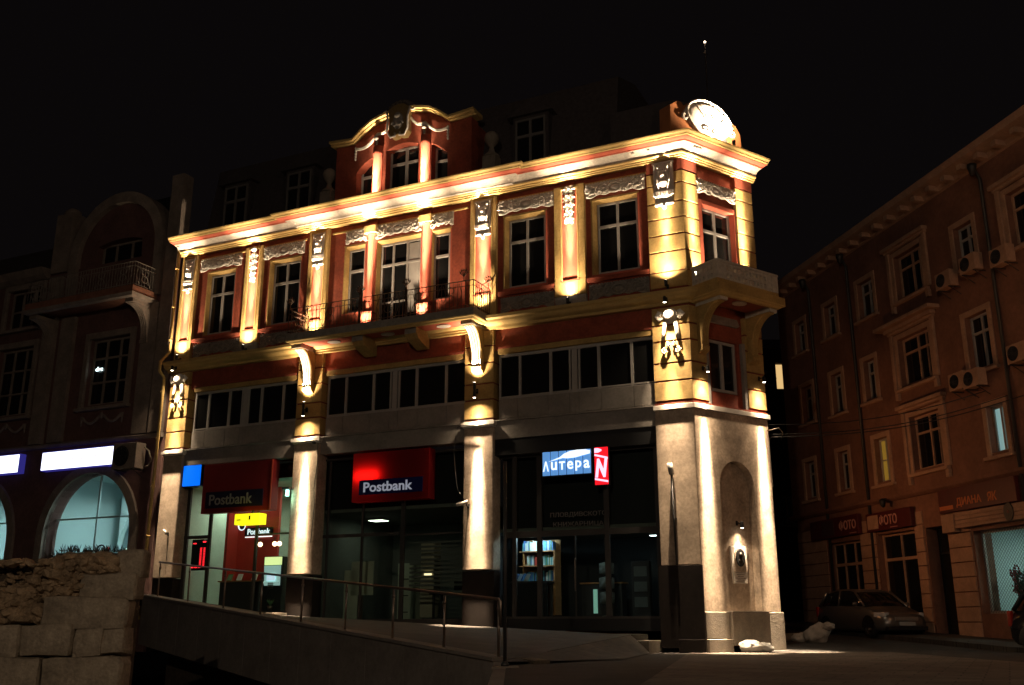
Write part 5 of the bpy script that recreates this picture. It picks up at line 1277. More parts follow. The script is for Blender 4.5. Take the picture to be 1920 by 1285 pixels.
# lit flower shop window with wire mesh
so = window(RB, -8.6, -5.45, .95, 3.3, -.25, RL, [(-7.6, .03)], [], .08, GREYF, name='shop_window', pane=False)
MB(RB).box(-8.6, -5.45, -.3, -.295, .95, 3.3).build('pane', GLASS, so)
b = MB(RB)
for k in range(44):
    x = -8.6 - 2.3 + k * .12
    for sg in (1, -1):
        u0, z0, u1, z1 = (x, .97, x + 2.3, 3.27) if sg == 1 else (x + 2.3, .97, x, 3.27)
        # clip to the opening
        pts = []
        for tt in (0, 1):
            uu = u0 + (u1 - u0) * tt; zz = z0 + (z1 - z0) * tt; pts.append([uu, zz])
        lo_, hi_ = -8.55, -5.5
        d = (pts[1][0] - pts[0][0])
        t0 = max(0, min((lo_ - pts[0][0]) / d, (hi_ - pts[0][0]) / d)); t1 = min(1, max((lo_ - pts[0][0]) / d, (hi_ - pts[0][0]) / d))
        if t1 - t0 > .02: b.tube([(pts[0][0] + d * t0, -.22, z0 + (z1 - z0) * t0), (pts[0][0] + d * t1, -.22, z0 + (z1 - z0) * t1)], .005, 3)
b.build('wire_mesh', DARKM, so)
b = MB(RB); b.box(-9.3, -4.6, -3.6, -3.5, .5, 3.6); b.box(-9.4, -9.3, -3.5, -.62, .5, 3.6); b.box(-4.7, -4.6, -3.5, -.62, .5, 3.6); b.box(-9.3, -4.7, -3.5, -.62, 3.55, 3.6); b.box(-9.3, -4.7, -3.5, -.62, .4, .5)
b.build('shop_room_wall', COOL, RL)
t = MB(RB).box(-7.3, -6.2, -2.4, -2.1, 3.46, 3.5); lo = t.build('ceiling_lamp', WHITEF, None); MB(RB).box(-7.25, -6.25, -2.35, -2.15, 3.44, 3.458).build('diffuser', emis('cool_lamp_glow_b', (.8, 1, .92), 60), lo); tag(lo, 'cool ceiling lamp inside the flower shop behind the wire mesh', 'ceiling lamp')
def bush(fr, u, o, z, r, h, n, name, lab, cols, seed, pot=True):
    t = thing(name, fr.p(u, o, z), lab, 'plant', 'plants in the flower shop window'); rnd = random.Random(seed)
    b = MB(fr)
    for k in range(n):
        a = rnd.random() * 6.28; e = rnd.random() ** .6; x = u + r * e * math.cos(a); y = o + r * e * math.sin(a) * .7; zz = z + .25 + h * (.35 + .65 * rnd.random())
        b.tube([(u, o, z + .2), ((u + x) / 2, (o + y) / 2, z + .3 + (zz - z) * .5), (x, y, zz)], .007, 3, r1=.003)
        for q in range(3):
            px, py, pz = x + (rnd.random() - .5) * .1, y + (rnd.random() - .5) * .08, zz - q * .07
            s_ = .045; b.add([fr.p(px - s_, py, pz), fr.p(px, py + .02, pz + s_ * 1.5), fr.p(px + s_, py, pz), fr.p(px, py - .02, pz - s_ * .4)], [(0, 1, 2, 3)])
    b.build('foliage', cols, t)
    if pot: MB(fr).lathe(u, o, [(r * .35, z), (r * .5, z + .25), (r * .4, z + .26)], 12).build('pot', MATS['shelf_wood'], t)
LEAFD = mat('dark_leaf', (.03, .06, .03), .7); REDL = mat('red_leaf', (.25, .03, .03), .7); PALE = mat('pale_leaf', (.3, .33, .2), .7)
bush(RB, -6.3, -.9, 1.0, .30, .85, 60, 'potted_plant', 'tall spiky dark plant at the left of the flower shop window', LEAFD, 1)
bush(RB, -5.8, -1.0, 1.0, .20, 1.1, 30, 'potted_plant', 'reddish upright plant at the left edge of the flower shop window', REDL, 2)
bush(RB, -6.9, -.8, .95, .35, .45, 50, 'potted_plant', 'low dark red flowers in the middle of the flower shop window', REDL, 3)
bush(RB, -7.7, -.8, .95, .40, .7, 60, 'potted_plant', 'pale leafy plant at the right of the flower shop window', PALE, 4)
bush(RB, -7.2, -.55, .85, .45, .25, 60, 'potted_plant', 'dark low plants along the sill of the flower shop window', LEAFD, 5)
# shop signs
RS = mat('dull_red_sign', (.09, .014, .012), .5, .2, 4); RTX = mat('dull_pink_letters', (.50, .26, .22), .6)
def photo_sign(u0, u1, z0, z1, tu, tw, th, lab, side):
    t = thing('photo_shop_sign', RB.p((u0 + u1) / 2, 0, z0), lab, 'sign')
    MB(RB).box(u0, u1, .06, .22, z0, z1).build('sign_board', RS, t, bevel=.01)
    text('lettering', 'ФОТО', RB, tu, .222, (z0 + z1) / 2 + .02, tw, th, RTX, t, .01, .02)
    MB(RB).box(side[0], side[1], .222, .235, z0 + .08, z1 - .08).build('side_panel', RTRIM if side[2] else mat('dark_side_panel', (.06, .03, .03), .6), t)
    MB(RB).box(tu - tw * .5, tu - tw * .1, .222, .23, z0 + .05, z0 + .08).build('small_print_bar', RTX, t)
photo_sign(.45, 3.9, 3.72, 4.42, 1.15, 1.15, .36, 'red photo shop sign farther down the side street', (2.1, 3.0, 0))
photo_sign(-2.75, -.1, 3.70, 4.32, -1.45, 1.05, .36, 'red photo shop sign beside the orange lit pilaster', (-.85, -.2, 1))
t = thing('red_shop_banner', RB.p(-6, 0, 3.9), 'dull red shop banner with orange lettering over the flower shop window', 'sign')
MB(RB).box(-7.75, -4.25, .06, .2, 3.92, 4.62).build('sign_board', RS, t, bevel=.01)
text('lettering', 'ДИАНА', RB, -5.7, .202, 4.16, 1.15, .28, mat('orange_letters', (.55, .16, .05), .6), t, .01, .02)
text('lettering', 'ЯК', RB, -6.75, .202, 4.18, .4, .26, MATS['orange_letters'], t, .01, .02)
MB(RB).box(-4.95, -4.3, .202, .215, 4.0, 4.12).build('corner_strip', MATS['orange_letters'], t)
t = thing('shutter_box', RB.p(-6.5, 0, 3.4), 'tan ribbed shutter box with a dark round emblem over the flower shop window', 'shutter')
b = MB(RB)
for k in range(4): b.box(-8.7, -5.0, .05, .24 - .012 * (k % 2), 3.42 + k * .115, 3.42 + (k + 1) * .115 - .012)
b.build('ribbed_casing', RTRIM, t); MB(RB).box(-4.95, -4.35, .05, .25, 3.32, 3.86).build('control_box', RTRIM, t, bevel=.01)
MB(RB).disc_o(-7.42, .24, 3.66, .19, .03, 20, .26).build('round_emblem', BLACK, t); MB(RB).disc_o(-7.42, .272, 3.66, .05, .01, 12).build('emblem_centre', RS, t)
AG = 'air conditioners on the brown block'
for (u, z, lab) in ((-6.05, 10.65, 'air conditioner under the top storey window of the brown block'), (-6.75, 7.35, 'air conditioner low beside the third storey window right of the wide window'), (-8.6, 10.5, 'air conditioner under the top window near the right edge'), (-8.75, 7.6, 'air conditioner near the right edge at the third storey'), (-7.25, 10.75, 'smaller air conditioner next to the top storey window'), (-6.1, 7.42, 'air conditioner left of its twin below the third storey window')):
    air_con(RB, u, .12, z, .72, .52, .3, lab, AG, RTRIM)
for i, (u, lab) in enumerate(((-.15, 'dark downpipe on the brown block between its far windows'), (-7.9, 'dark downpipe on the brown block near the right edge'), (2.75, 'faint dark downpipe near the far end of the brown block'))):
    b = MB(RB); b.tube([(u, .3, 13.95), (u, .08, 13.5), (u, .07, .4)], .055, 6); b.lathe(u, .3, [(.06, 13.6), (.14, 13.85), (.14, 13.95)], 8); tag(b.build('downpipe', DARKM if i else DARKM, None), lab, 'downpipe', 'downpipes on the brown block')
# small wall items
t = thing('wall_lantern', RB.p(-1.5, .1, 4.4), 'dark wall lantern on the orange lit band over the photo shop', 'lantern')
b = MB(RB); b.tube([(-1.45, 0, 4.75), (-1.45, .35, 4.70)], .02, 5); b.build('arm', BLACK, t); b = MB(RB); b.lathe(-1.45, .35, [(.03, 4.42), (.08, 4.48), (.12, 4.66), (.03, 4.72)], 8); b.build('lantern_head', BLACK, t)
# overhead cables across the side street
for i, (za, zb, lab) in enumerate(((5.55, 6.75, 'lowest thin overhead cable across the side street'), (5.65, 6.95, 'middle thin overhead cable across the side street'), (5.95, 7.35, 'highest thin overhead cable across the side street'))):
    a = S.p(2.85, .05 - .2 * i, za); c = Vector((14.5, 26.5 + i, zb + .1)); pts = []
    for k in range(21):
        t_ = k / 20; q = a.lerp(c, t_); q.z -= .35 * math.sin(math.pi * t_); pts.append(q)
    b = MB(W); b.tube(pts, .012, 4, local=False); tag(b.build('overhead_cable', DARKM, None), lab, 'cable', 'overhead cables')
b = MB(S); b.tube([(2.75, .02, 5.72), (2.95, .25, 5.78), (3.15, .2, 5.7), (3.2, .1, 5.5)], .018, 5); b.tube([(2.78, .02, 5.7), (2.77, .03, 5.0), (2.8, .03, 4.2)], .012, 4); tag(b.build('cable_bracket', STEEL, None), 'small cable bracket on the right edge of the corner pier', 'bracket')
# far house at the end of the street with one lit window
FH = thing('far_house', FB.p(14, 0, 0), 'dark house at the far end of the side street with one glowing window', 'building')
FW_ = [(12.90, 13.34, 11.65, 12.95), (9.8, 11.0, 8.0, 9.4), (12.6, 13.4, 5.0, 6.5)]
b = MB(FB); b.holes(8.5, 22.5, -.5, 13.6, -.5, 0, FW_); b.build('plaster_wall', mat('dark_plaster', (.06, .04, .035), .9, .2, 2), FH)
MB(FB).box(8.5, 22.5, -6, -.62, -.5, 13.6).build('rear_block', MATS['dark_plaster'], FH)
MB(FB).prism_u([(.4, 13.6), (-3, 15), (-6, 15), (-6, 13.6)], 8.3, 22.7).build('roof', SLATE, FH)
window(FB, *FW_[0], -.2, FH, [], [(13.12, .02)], .03, WHITEF, pm=emis('warm_window_glow', (.85, .55, .22), .9))
window(FB, *FW_[1], -.2, FH, [(10.4, .08)], [], .08, GREYF); window(FB, *FW_[2], -.2, FH, [(13, .08)], [], .08, GREYF)
air_con(FB, 12.45, .1, 11.7, .40, .75, .3, 'pale air conditioner left of the glowing far window')

# ================================================================== GROUND
def gmesh(name, fz, m, kind='structure', quads=None):
    b = MB(W); vs = []; fs = []
    for g in quads:
        A, B_, C_, D_, nu, nv = g; base = len(vs)
        for j in range(nv + 1):
            for i in range(nu + 1):
                s_, t_ = i / nu, j / nv
                x = (A[0] * (1 - s_) + B_[0] * s_) * (1 - t_) + (D_[0] * (1 - s_) + C_[0] * s_) * t_
                y = (A[1] * (1 - s_) + B_[1] * s_) * (1 - t_) + (D_[1] * (1 - s_) + C_[1] * s_) * t_
                z = (A[2] * (1 - s_) + B_[2] * s_) * (1 - t_) + (D_[2] * (1 - s_) + C_[2] * s_) * t_
                vs.append(Vector((x, y, z + fz(x, y))))
        for j in range(nv):
            for i in range(nu): q = base + j * (nu + 1) + i; fs.append((q, q + 1, q + nu + 2, q + nu + 1))
    b.add(vs, fs, True); o = b.build(name, m, None); o['kind'] = kind; return o
def street_z(x, y):
    t = max(0, (y - 25) / 20); return -0.002 + .52 * min(1.5, t) if x > 4 else .52 * min(1.5, t) * 0 
def wob(x, y): return .006 * math.sin(x * 1.7 + y * .9) + .004 * math.sin(x * 3.1 - y * 2.3)
# street: from the camera side to the far end, rising gently; a single sheet
def sz(x, y):
    k = max(0.0, min(1.0, (y - 25.5) / 12.0)); e = max(0.0, (y - 37.5)) * .03
    return (-.01 if y < 25.5 else -.01 + k * .50 + e) + wob(x, y) * .7
gmesh('street', lambda x, y: sz(x, y), ASPH, quads=[((-.1, -6, 0), (150, -6, 0), (150, 160, 0), (-.1, 160, 0), 120, 140)])
gmesh('lower_ground', lambda x, y: -1.6, ASPH, quads=[((-150, -6, 0), (-.12, -6, 0), (-.12, 160, 0), (-150, 160, 0), 20, 20)])
# sidewalk at the brown block with a kerb
kb = MB(W)
A_, B2 = RB.p(-15, 0, 0), RB.p(5.6, 0, 0)
b = MB(RB)
n = 24
for i in range(n):
    ua = -15 + 20.6 * i / n; ub = -15 + 20.6 * (i + 1) / n
    def zz(u, o): q = RB.p(u, o, 0); return sz(q.x, q.y)
    wd = 2.1
    vs = [RB.p(ua, 0, zz(ua, 0) + .14), RB.p(ub, 0, zz(ub, 0) + .14), RB.p(ub, wd, zz(ub, wd) + .13), RB.p(ua, wd, zz(ua, wd) + .13), RB.p(ua, wd + .01, zz(ua, wd) - .05), RB.p(ub, wd + .01, zz(ub, wd) - .05)]
    b.add(vs, [(0, 1, 2, 3), (3, 2, 5, 4)])
b.build('sidewalk', PAVE, None)['kind'] = 'structure'
# raised pavement in front of the shops, sloping down to the ramp edge
RA = Vector((-10.9, 30.2, 1.43)); RBt = Vector((-.3, 17.9, .05))
fa = F.p(18.3, -.3, 1.16); fb_ = F.p(1.55, -.3, .42)
b = gmesh('raised_pavement', lambda x, y: 0, PAVE, quads=[(tuple(RBt), tuple(F.p(1.58, .9, .42)), tuple(fa), tuple(RA), 14, 16)])
fl = F.p(34, -.3, 1.7)
gmesh('upper_pavement', lambda x, y: 0, PAVE, quads=[(tuple(RA), tuple(fa), tuple(fl), (-28, 36, 1.9), 6, 12)])
# the wedge between the pavement edge and the corner
gmesh('corner_pavement', lambda x, y: .004, PAVE2, quads=[((-.28, 4, 0), (9.5, 4, 0), (9.3, 26.5, .0), (4.4, 25.6, .0), 12, 24)])
gmesh('pavement_slope', lambda x, y: .006, PAVE, quads=[((-.3, 17.9, .04), (2.2, 20.5, .002), tuple(F.p(1.1, .95, .002)), tuple(F.p(1.58, .9, .41)), 12, 12)])
b = MB(F)
b.box(1.55, 5.9, -.35, .9, -.2, .43); st = b.build('shop_step', PAVE, None, bevel=.01); tag(st, 'broad stone step along the bookshop front', 'step')
st = MB(F).box(1.14, 1.545, -.3, .9, -.2, .285).build('shop_step', STONE, None, bevel=.01); tag(st, 'low narrow stone step between the bookshop step and the corner pier', 'step')
for (u0, u1, z, lab) in ((6.6, 11.8, .60, 'long dark stone step in front of the middle shop'), (12.6, 17.3, .98, 'stone step in front of the bank window')):
    st = MB(F).box(u0, u1, -.38, .55, z - .5, z).build('shop_step', STONE, None, bevel=.01); tag(st, lab, 'step')
# ramp parapet wall ------------------------------------------------
RF = Frame(RBt, -40.75, -1)
LN_ = (RA - RBt).length
Lr = math.hypot(RA.x - RBt.x, RA.y - RBt.y)
def rz_(u): return .05 + (1.43 - .05) * u / Lr
pw = thing('concrete_ramp_wall', RBt, 'grey cast concrete side wall of the ramp sloping down to the right under the railing', 'wall')
b = MB(RF)
def slab_u(b, ua, ub, o0, o1, za0, zb0, za1, zb1):
    p = RF.p; vs = [p(ua, o0, za0), p(ub, o0, zb0), p(ub, o0, zb1), p(ua, o0, za1), p(ua, o1, za0), p(ub, o1, zb0), p(ub, o1, zb1), p(ua, o1, za1)]
    b.add(vs, [(0, 1, 2, 3), (7, 6, 5, 4), (0, 4, 5, 1), (3, 2, 6, 7), (1, 5, 6, 2), (0, 3, 7, 4)])
for i in range(12):
    ua, ub = Lr * i / 12, Lr * (i + 1) / 12 - .012
    low = lambda u: -1.45 + 1.50 * (u / Lr) ** 1.0
    slab_u(b, ua, ub, -.25, .02, low(ua), low(ub), rz_(ua) - .045, rz_(ub) - .045)
b.build('wall_panel', PARA, pw, bevel=.006)
b = MB(RF); slab_u(b, 0, Lr, -.30, .06, rz_(0) - .04, rz_(Lr) - .04, rz_(0) + .03, rz_(Lr) + .03); b.build('coping', PARA, pw, bevel=.01)
b = MB(RF); slab_u(b, 0, Lr, -1.3, -.9, -1.7, -1.7, .0, rz_(Lr) - .1); b.build('dark_recess_wall', MORTAR, pw)  # made-up wall, set back so the strip below the ramp stays dark
# end block and cheek wall of the pit, seen end on
st = MB(W).box(-.34, .12, -17.75, -17.0, -1.6, .0); o_ = st.build('stone_end_block', STONE, None, bevel=.02); tag(o_, 'pale stone block at the lower end of the ramp railing', 'block')
st = MB(W).box(-.30, -.06, -16.95, 4, -1.62, -.02); o_ = st.build('pit_retaining_wall', PARA, None, bevel=.01); tag(o_, 'low retaining wall running from the ramp end towards the viewer', 'wall')
# railing
rl = thing('ramp_railing', RBt, 'long steel handrail on thin posts running down along the ramp', 'railing')
posts = []
def u_of(px):
    a = (px - 960) / 1931.0; # direction x/y
    # P + u*dir ; dir = RF.u
    d = RF.u; return (a * RBt.y - RBt.x) / (d.x - a * d.y)
for px in (925, 823, 727, 638, 555, 478, 408, 340, 283):
    u = max(.02, u_of(px)); z = rz_(u); b = MB(RF)
    b.tube([(u, -.12, z), (u, -.12, z + .96)], .024, 8); b.tube([(u, -.12, z + .01), (u, -.12, z + .03)], .05, 10); b.tube([(u, -.12, z + .80), (u, -.12, z + .86)], .032, 8)
    b.build('post', STEEL, rl); posts.append(u)
b = MB(RF); b.tube([(0, -.12, rz_(0) + .55), (0, -.12, rz_(0) + .96), (.04, -.12, rz_(0) + 1.0), (posts[-1] + .1, -.12, rz_(posts[-1]) + 1.0)], .027, 8); b.build('handrail', STEEL, rl)
# slender pole
pl = thing('slender_pole', (-.11, 17.5, 0), 'slender dark pole standing by the lower end of the ramp railing', 'pole')
MB(W).tube([(-.12, -17.45, -.05), (-.12, -17.45, 3.45)], .03, 8).build('shaft', DARKM, pl); MB(W).lathe(-.12, -17.45, [(.07, .0), (.07, .03), (.04, .08)], 10).build('base_collar', DARKM, pl)

# ================================================================== OLD WALL IN THE FOREGROUND
RU = thing('ancient_wall', (-8, 19, -1.6), 'ruined ancient wall of big limestone blocks and rubble at the lower left', 'wall')
def gx(px): return (px - 960) / 1931.0 * 19.0
def gz_(py): return .70 - (py - 1168) / 1931.0 * 19.0
def stone_block(x0, x1, y0, y1, d0, d1, seed, rnd_=.03):
    rr = random.Random(seed); me = bmesh.new(); bmesh.ops.create_cube(me, size=1)
    bmesh.ops.subdivide_edges(me, edges=me.edges, cuts=5, use_grid_fill=True)
    X0, X1, Z0, Z1 = gx(x0), gx(x1), gz_(y1), gz_(y0)
    c = Vector(((X0 + X1) / 2, 19.0 - (d0 + d1) / 2, (Z0 + Z1) / 2)); s_ = Vector((X1 - X0, d1 - d0, Z1 - Z0)); k = random.Random(seed).random() * 50
    from mathutils import noise
    for v in me.verts:
        n_ = [abs(q) > .45 for q in v.co]; p_ = Vector((v.co.x * s_.x, v.co.y * s_.y, v.co.z * s_.z))
        if sum(n_) >= 2: p_ *= 1 - .035 - rnd_
        p_ += noise.noise_vector(p_ * 2.2 + Vector((k, k, k))) * .035 + noise.noise_vector(p_ * 7 + Vector((k, 0, k))) * .014
        v.co = p_
    m_ = bpy.data.meshes.new('stone_block'); me.to_mesh(m_); me.free(); m_.materials.append(BLOCK)
    m_.polygons.foreach_set('use_smooth', [False] * len(m_.polygons))
    o = bpy.data.objects.new('stone_block', m_); COL.objects.link(o); o.parent = RU; o.location = c - Vector(RU['wc']); o['wc'] = c
    o.rotation_euler = (0, R(rr.uniform(-.8, .8)), R(rr.uniform(-3, 3)))
for i, q in enumerate([(224, 276, 1037, 1089, .1, .5), (166, 274, 1081, 1129, .15, .62), (106, 262, 1123, 1180, .25, .75), (-60, 77, 1171, 1229, .2, .8), (78, 172, 1171, 1226, .2, .78), (173, 223, 1178, 1226, .2, .74), (223, 262, 1178, 1222, .2, .70), (-60, 40, 1229, 1300, .2, .85), (41, 120, 1227, 1300, .2, .82), (121, 264, 1226, 1300, .2, .80), (-60, 60, 1300, 1380, .2, .85), (61, 264, 1300, 1380, .2, .85)]):
    stone_block(*q, seed=i + 3, rnd_=.02 if i else .07)
from mathutils import noise as NZ
b = MB(W); rr = random.Random(12)
def upper(px): return 1050 if px < 85 else (1050 - (px - 85) * .45 if px < 115 else 1036)
def lower(px): return 1168 if px < 105 else (1122 if px < 165 else 1081)
ico = bmesh.new(); bmesh.ops.create_icosphere(ico, subdivisions=1, radius=1); IV = [v.co.copy() for v in ico.verts]; IF = [tuple(v.index for v in f.verts) for f in ico.faces]; ico.free()
cnt = 0
for k in range(620):
    px = rr.uniform(-40, 228); py = rr.uniform(upper(px) + 9, lower(px) - 4)
    hollow = px < 75 and 1062 < py < 1108
    y = 19.0 - .42 + rr.uniform(-.12, .12) + (.35 if hollow else 0) + (.25 if py < 1056 else 0)
    s_ = rr.uniform(.05, .17) * (1.25 if py > 1115 else 1.0) * (.6 if hollow else 1); q = Matrix.Rotation(rr.uniform(-.7, .7), 3, 'Y') @ Matrix.Rotation(rr.random() * 6, 3, 'Z')
    sc = Vector((rr.uniform(.8, 1.5), rr.uniform(.6, 1), rr.uniform(.4, .75))) * s_
    c = Vector((gx(px), y, gz_(py)))
    b.add([c + q @ Vector((v.x * sc.x * (1 + rr.uniform(-.18, .18)), v.y * sc.y, v.z * sc.z * (1 + rr.uniform(-.15, .15)))) for v in IV], IF)
b.build('rubble_core', RUBB, RU)
b = MB(W); b.box(gx(-60), gx(106), -18.95, -18.6 - .6, gz_(1178), gz_(1052)); b.box(gx(106), gx(230), -19.6, -18.75, gz_(1130), gz_(1042)); b.build('mortar_bed', MORTAR, RU)
MB(W).box(gx(-60), gx(225), -19.9, -19.2, -1.6, gz_(1120)).build('wall_backing', MORTAR, RU)
b = MB(W); rr = random.Random(4)
for k in range(150):
    px = rr.uniform(85, 225); x = gx(px); z = gz_(upper(px)) - .03; h = rr.uniform(.04, .14); y = 19 - rr.uniform(0, .4)
    b.tube([(x, -y, z), (x + rr.uniform(-.06, .06), -y, z + h)], .012, 3, r1=.003)
tg = b.build('wall_top_tufts', mat('dry_weed', (.03, .03, .02), .9), None); tg['kind'] = 'stuff'

# ================================================================== SACKS AND LITTER
def lump(name, c, sc, seed, m, lab, cat, par=None, pinch=0, lean=0.0):
    me = bmesh.new(); bmesh.ops.create_icosphere(me, subdivisions=4, radius=1)
    k = Vector((seed * 3.1, seed, seed * 1.7))
    for v in me.verts:
        p = v.co.copy(); t = (p.z + 1) / 2
        f = 1.0 - pinch * max(0, t - .55) / .45
        p.x *= f; p.y *= f
        fold = NZ.noise(p * 1.8 + k) * .22 + abs(NZ.noise(p * 4.3 + k)) * -.16 + NZ.noise(p * 9 + k) * .03
        p = p * (1 + fold); p.z = max(p.z, -.8)
        p.x += lean * (p.z + .8)
        v.co = Vector((p.x * sc[0], p.y * sc[1], (p.z + .8) * sc[2]))
    m_ = bpy.data.meshes.new(name); me.to_mesh(m_); me.free(); m_.materials.append(m); m_.polygons.foreach_set('use_smooth', [True] * len(m_.polygons))
    o = bpy.data.objects.new(name, m_); COL.objects.link(o); o.location = c; o['wc'] = Vector(c)
    if par: o.parent = par; o.location = Vector(c) - Vector(par['wc'])
    elif lab: tag(o, lab, cat)
    return o
SACK = mat('woven_sack', (.42, .36, .30), .8, .15, 8, .5, 80); BAG = mat('white_plastic_bag', (.52, .50, .46), .45, .1, 6)
def gpt(px, py, Y): 
    return Vector(((px - 960) / 1931 * Y, Y, .7 - (py - 1168) / 1931 * Y))
sk = lump('rubbish_sack', (8.72, 29.7, .13), (.36, .30, .34), 3, SACK, 'pale woven sack slumped on the pavement beside the parked car', 'sack', pinch=.25, lean=.25)
lump('sack_neck', (9.06, 29.55, .50), (.19, .16, .12), 5, SACK, None, None, par=sk)
lump('rubbish_sack', (8.35, 30.0, .13), (.26, .22, .16), 8, SACK, 'small flat pale bundle left of the upright woven sack', 'sack')
t = thing('cardboard_box', (8.15, 30.6, .16), 'small pale box behind the sacks near the corner pier', 'box')
b = MB(W); b.box(7.98, 8.36, -30.75, -30.45, .13, .40); b.build('box_body', mat('cardboard', (.25, .20, .15), .8), t, bevel=.006)
b = MB(W); b.box(7.84, 7.98, -30.75, -30.45, .385, .395); b.box(8.36, 8.5, -30.75, -30.45, .39, .40); b.build('flap', MATS['cardboard'], t)
lump('plastic_bag', tuple(S.p(1.12, .42, 0)), (.30, .20, .17), 11, BAG, 'crumpled white plastic bag lying at the foot of the niche pedestal', 'bag')
lump('plastic_bag', tuple(S.p(1.52, .50, 0)), (.22, .16, .13), 17, BAG, 'smaller crumpled plastic bag right of the white one at the pedestal', 'bag')

# ================================================================== CARS
def make_car(loc, az, paint, label, lit=None):
    fr = Frame(loc, az, 1)      # u = towards the rear, from the nose; o sideways
    t = thing('parked_car', loc, label, 'car', None)
    def loft(st, m, name, par, closed=True):
        b = MB(fr); vs = []; n = len(st[0][1])
        for x, pts in st: vs += [fr.p(x, y, z) for y, z in pts]
        fs = []
        for i in range(len(st) - 1):
            for k in range(n): l = (k + 1) % n; fs.append((i * n + k, i * n + l, (i + 1) * n + l, (i + 1) * n + k))
        fs += [tuple(range(n)), tuple((len(st) - 1) * n + k for k in range(n))]
        b.add(vs, fs, True); o = b.build(name, m, par); return o
    def sec(zb, zs, hb, hs, cr=.03):
        zm = zb + (zs - zb) * .55
        h = [(hb * .9, zb), (hb, zb + .08), (hb * 1.015, zm), (hs + .02, zs - .05), (hs - .05, zs), (hs * .5, zs + cr)]
        return [(-y, z) for y, z in h] + [(y, z) for y, z in reversed(h)]
    body = loft([(0, sec(.32, .56, .52, .46)), (.08, sec(.24, .66, .68, .60)), (.3, sec(.20, .74, .79, .70)), (.8, sec(.19, .86, .83, .76, .05)), (1.15, sec(.19, .93, .84, .78)), (2.4, sec(.19, .97, .85, .79)), (3.4, sec(.2, .98, .84, .77)), (3.85, sec(.24, .96, .80, .72)), (4.0, sec(.3, .90, .74, .66)), (4.06, sec(.4, .8, .62, .55))], paint, 'body', t)
    def g(zb, zt, hb, ht): h = [(hb, zb), (ht, zt - .04), (ht * .85, zt), (ht * .4, zt + .02)]; return [(-y, z) for y, z in h] + [(y, z) for y, z in reversed(h)]
    loft([(1.02, g(.90, .92, .72, .70)), (1.75, g(.93, 1.38, .755, .60)), (2.05, g(.94, 1.44, .76, .62)), (2.9, g(.94, 1.46, .76, .62)), (3.55, g(.94, 1.38, .74, .58)), (3.88, g(.93, 1.0, .70, .62))], DGLASS, 'glazing', t)
    loft([(1.72, g(1.375, 1.40, .61, .59)), (2.05, g(1.42, 1.465, .63, .62)), (2.9, g(1.44, 1.485, .63, .62)), (3.58, g(1.36, 1.40, .60, .58))], paint, 'roof', t)
    b = MB(fr)
    for sg in (-1, 1):
        b.tube([(1.05, sg * .74, .93), (1.75, sg * .615, 1.40)], .035, 6); b.tube([(2.55, sg * .77, .95), (2.6, sg * .63, 1.44)], .03, 6); b.tube([(3.9, sg * .70, .96), (3.55, sg * .59, 1.40)], .05, 6)
    b.build('pillar', paint, t)
    for sg in (-1, 1):
        for x in (.72, 3.30):
            b = MB(fr); ring = []
            b2 = MB(fr)
            pr = [(.17, -.09), (.28, -.10), (.31, -.06), (.31, .06), (.28, .10), (.17, .09)]
            vs = []; N = 22
            for r_, y in pr:
                for k in range(N): a = 6.2832 * k / N; vs.append(fr.p(x + r_ * math.cos(a), sg * .76 + y, .31 + r_ * math.sin(a)))
            fs = [(i * N + k, i * N + (k + 1) % N, ((i + 1) % 6) * N + (k + 1) % N, ((i + 1) % 6) * N + k) for i in range(6) for k in range(N)]
            b.add(vs, fs, True); wh = b.build('wheel', BLACK, t)
            for k in range(5):
                a = 6.2832 * k / 5; b2.tube([(x, sg * .83, .31), (x + .18 * math.cos(a), sg * .82, .31 + .18 * math.sin(a))], .028, 5)
            b2.tube([(x + .185 * math.cos(a), sg * .82, .31 + .185 * math.sin(a)) for a in [6.2832 * i / 20 for i in range(21)]], .02, 5); b2.build('rim', STEEL, wh)
            ab = MB(fr); ab.prism([(x + .36 * math.cos(a), .30 + .36 * math.sin(a)) for a in [math.pi * i / 16 for i in range(17)]], sg * .845, sg * .862); ab.build('wheel_arch', BLACK, t)
        b = MB(fr); b.prism_z([(.10, sg * .66), (.42, sg * .80), (.50, sg * .79), (.30, sg * .60), (.10, sg * .50)], .60, .74); b.build('headlight', mat('headlight_glass', (.5, .5, .5), .15) if 'headlight_glass' not in MATS else MATS['headlight_glass'], t, bevel=.02)
        b = MB(fr); b.box(3.9, 4.02, sg * .74 - .05, sg * .74 + .03, .62, .95); b.build('tail_light', MATS.get('tail_red') or mat('tail_red', (.35, .02, .01), .25), t, bevel=.02)
        b = MB(fr); b.ball(1.30, sg * .90, 1.0, .07, .10, .07, 8, 6); b.build('mirror', paint, t)
    b = MB(fr); b.box(-.03, .05, -.38, .38, .50, .60); b.build('grille', mat('chrome_grille', (.55, .52, .48), .3, metal=.8) if 'chrome_grille' not in MATS else MATS['chrome_grille'], t, bevel=.01)
    b = MB(fr); b.box(-.045, .02, -.26, .26, .36, .46); b.build('number_plate', MATS.get('plate') or mat('plate', (.4, .4, .38), .5), t)
    b = MB(fr); b.box(-.06, .20, -.66, .66, .22, .34); b.build('bumper', BLACK, t, bevel=.02)
    return t
PAINT = mat('silver_car_paint', (.20, .19, .18), .28, metal=.7); PAINTD = mat('black_car_paint', (.02, .02, .022), .15, metal=.3, spec=.6)
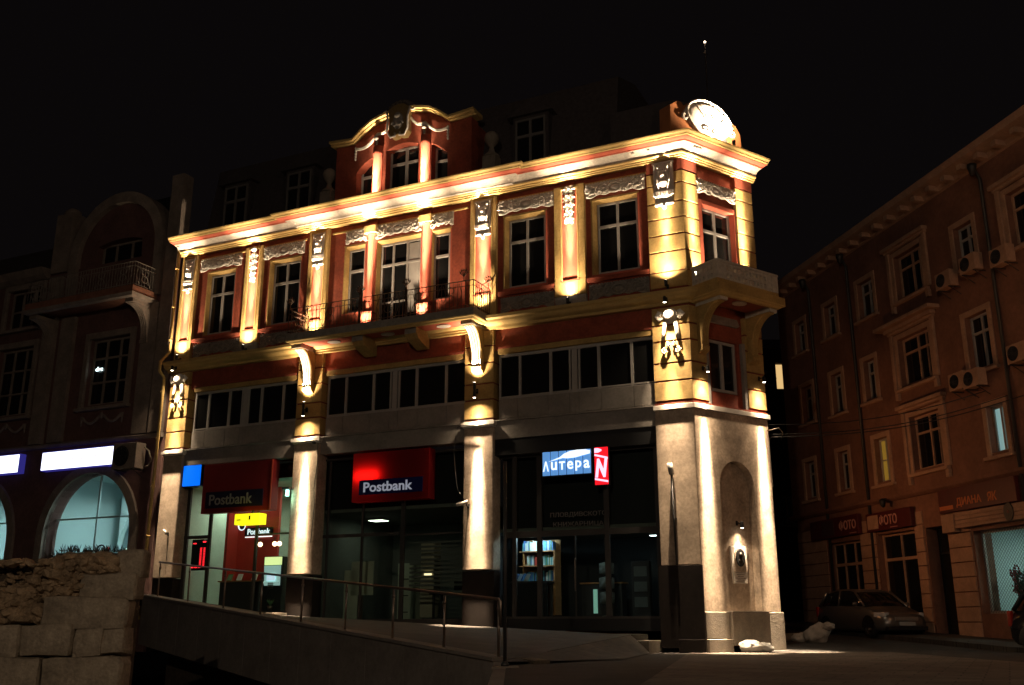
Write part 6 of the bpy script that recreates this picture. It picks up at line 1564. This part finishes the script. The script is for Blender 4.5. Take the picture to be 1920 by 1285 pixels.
make_car((11.85, 30.9, .26), -11.6, PAINT, 'silver hatchback parked along the brown block across the side street')
make_car((12.62, 18.9, .0), -14, PAINTD, 'black car only just entering the picture at the right edge')

# ================================================================== LAMPS OUT OF SIGHT (orange ones inferred from the glow, warm ones added as fill)
def unseen_lamp(x, y, z, h, col, power, lab, ang=165, aim=None):
    t = thing('unseen_lamp', (x, y, z), lab, 'street lamp', 'street lamps around the square')
    b = MB(W); b.lathe(x, -y, [(.09, z), (.08, z + 1), (.05, z + h)], 10); b.build('post', DARKM, t)
    b = MB(W); b.lathe(x, -y, [(.05, z + h), (.28, z + h + .06), (.26, z + h + .14), (.05, z + h + .24)], 14); b.build('lamp_head', DARKM, t)
    b = MB(W); b.lathe(x, -y, [(.0, z + h - .02), (.2, z + h - .01), (.2, z + h + .02), (.0, z + h + .03)], 14); b.build('lamp_glass', emis('street_glow', col, 8), t)
    L = bpy.data.lights.new('lamp_light', 'POINT'); L.energy = power; L.color = col; L.shadow_soft_size = .15
    o = bpy.data.objects.new('lamp_light', L); COL.objects.link(o); o.parent = t; o.location = (0, 0, h - .25); return t
unseen_lamp(13.4, 21.0, 0, 7.2, (1, .45, .2), 170, 'orange street lamp on the side street outside the picture')
unseen_lamp(-4.5, -7.0, -1.6, 11.5, (1, .78, .58), 4000, 'unseen warm fill lamp added outside the picture on the left of the square')  # added fill for the general dim light, an unseen lamp
unseen_lamp(11.0, 1.0, 0, 9.0, (1, .72, .48), 1200, 'unseen warm fill lamp added behind the viewer on the right')  # second added fill lamp, brightens the corner front and its balcony
sl = unseen_lamp(7.75, 31.6, .25, 4.1, (1, .36, .06), 1, 'low orange lamp on the side street hidden behind the corner building')
for c in sl.children:
    if c.type == 'LIGHT':
        L = bpy.data.lights.new('lamp_light', 'SPOT'); L.energy = 430; L.spot_size = R(150); L.spot_blend = 1.0; L.color = (1, .42, .16); L.shadow_soft_size = .12
        c.data = L; c.rotation_mode = 'QUATERNION'; c.rotation_quaternion = Vector((-5.2, .0, -1.5)).to_track_quat('Z', 'Y')
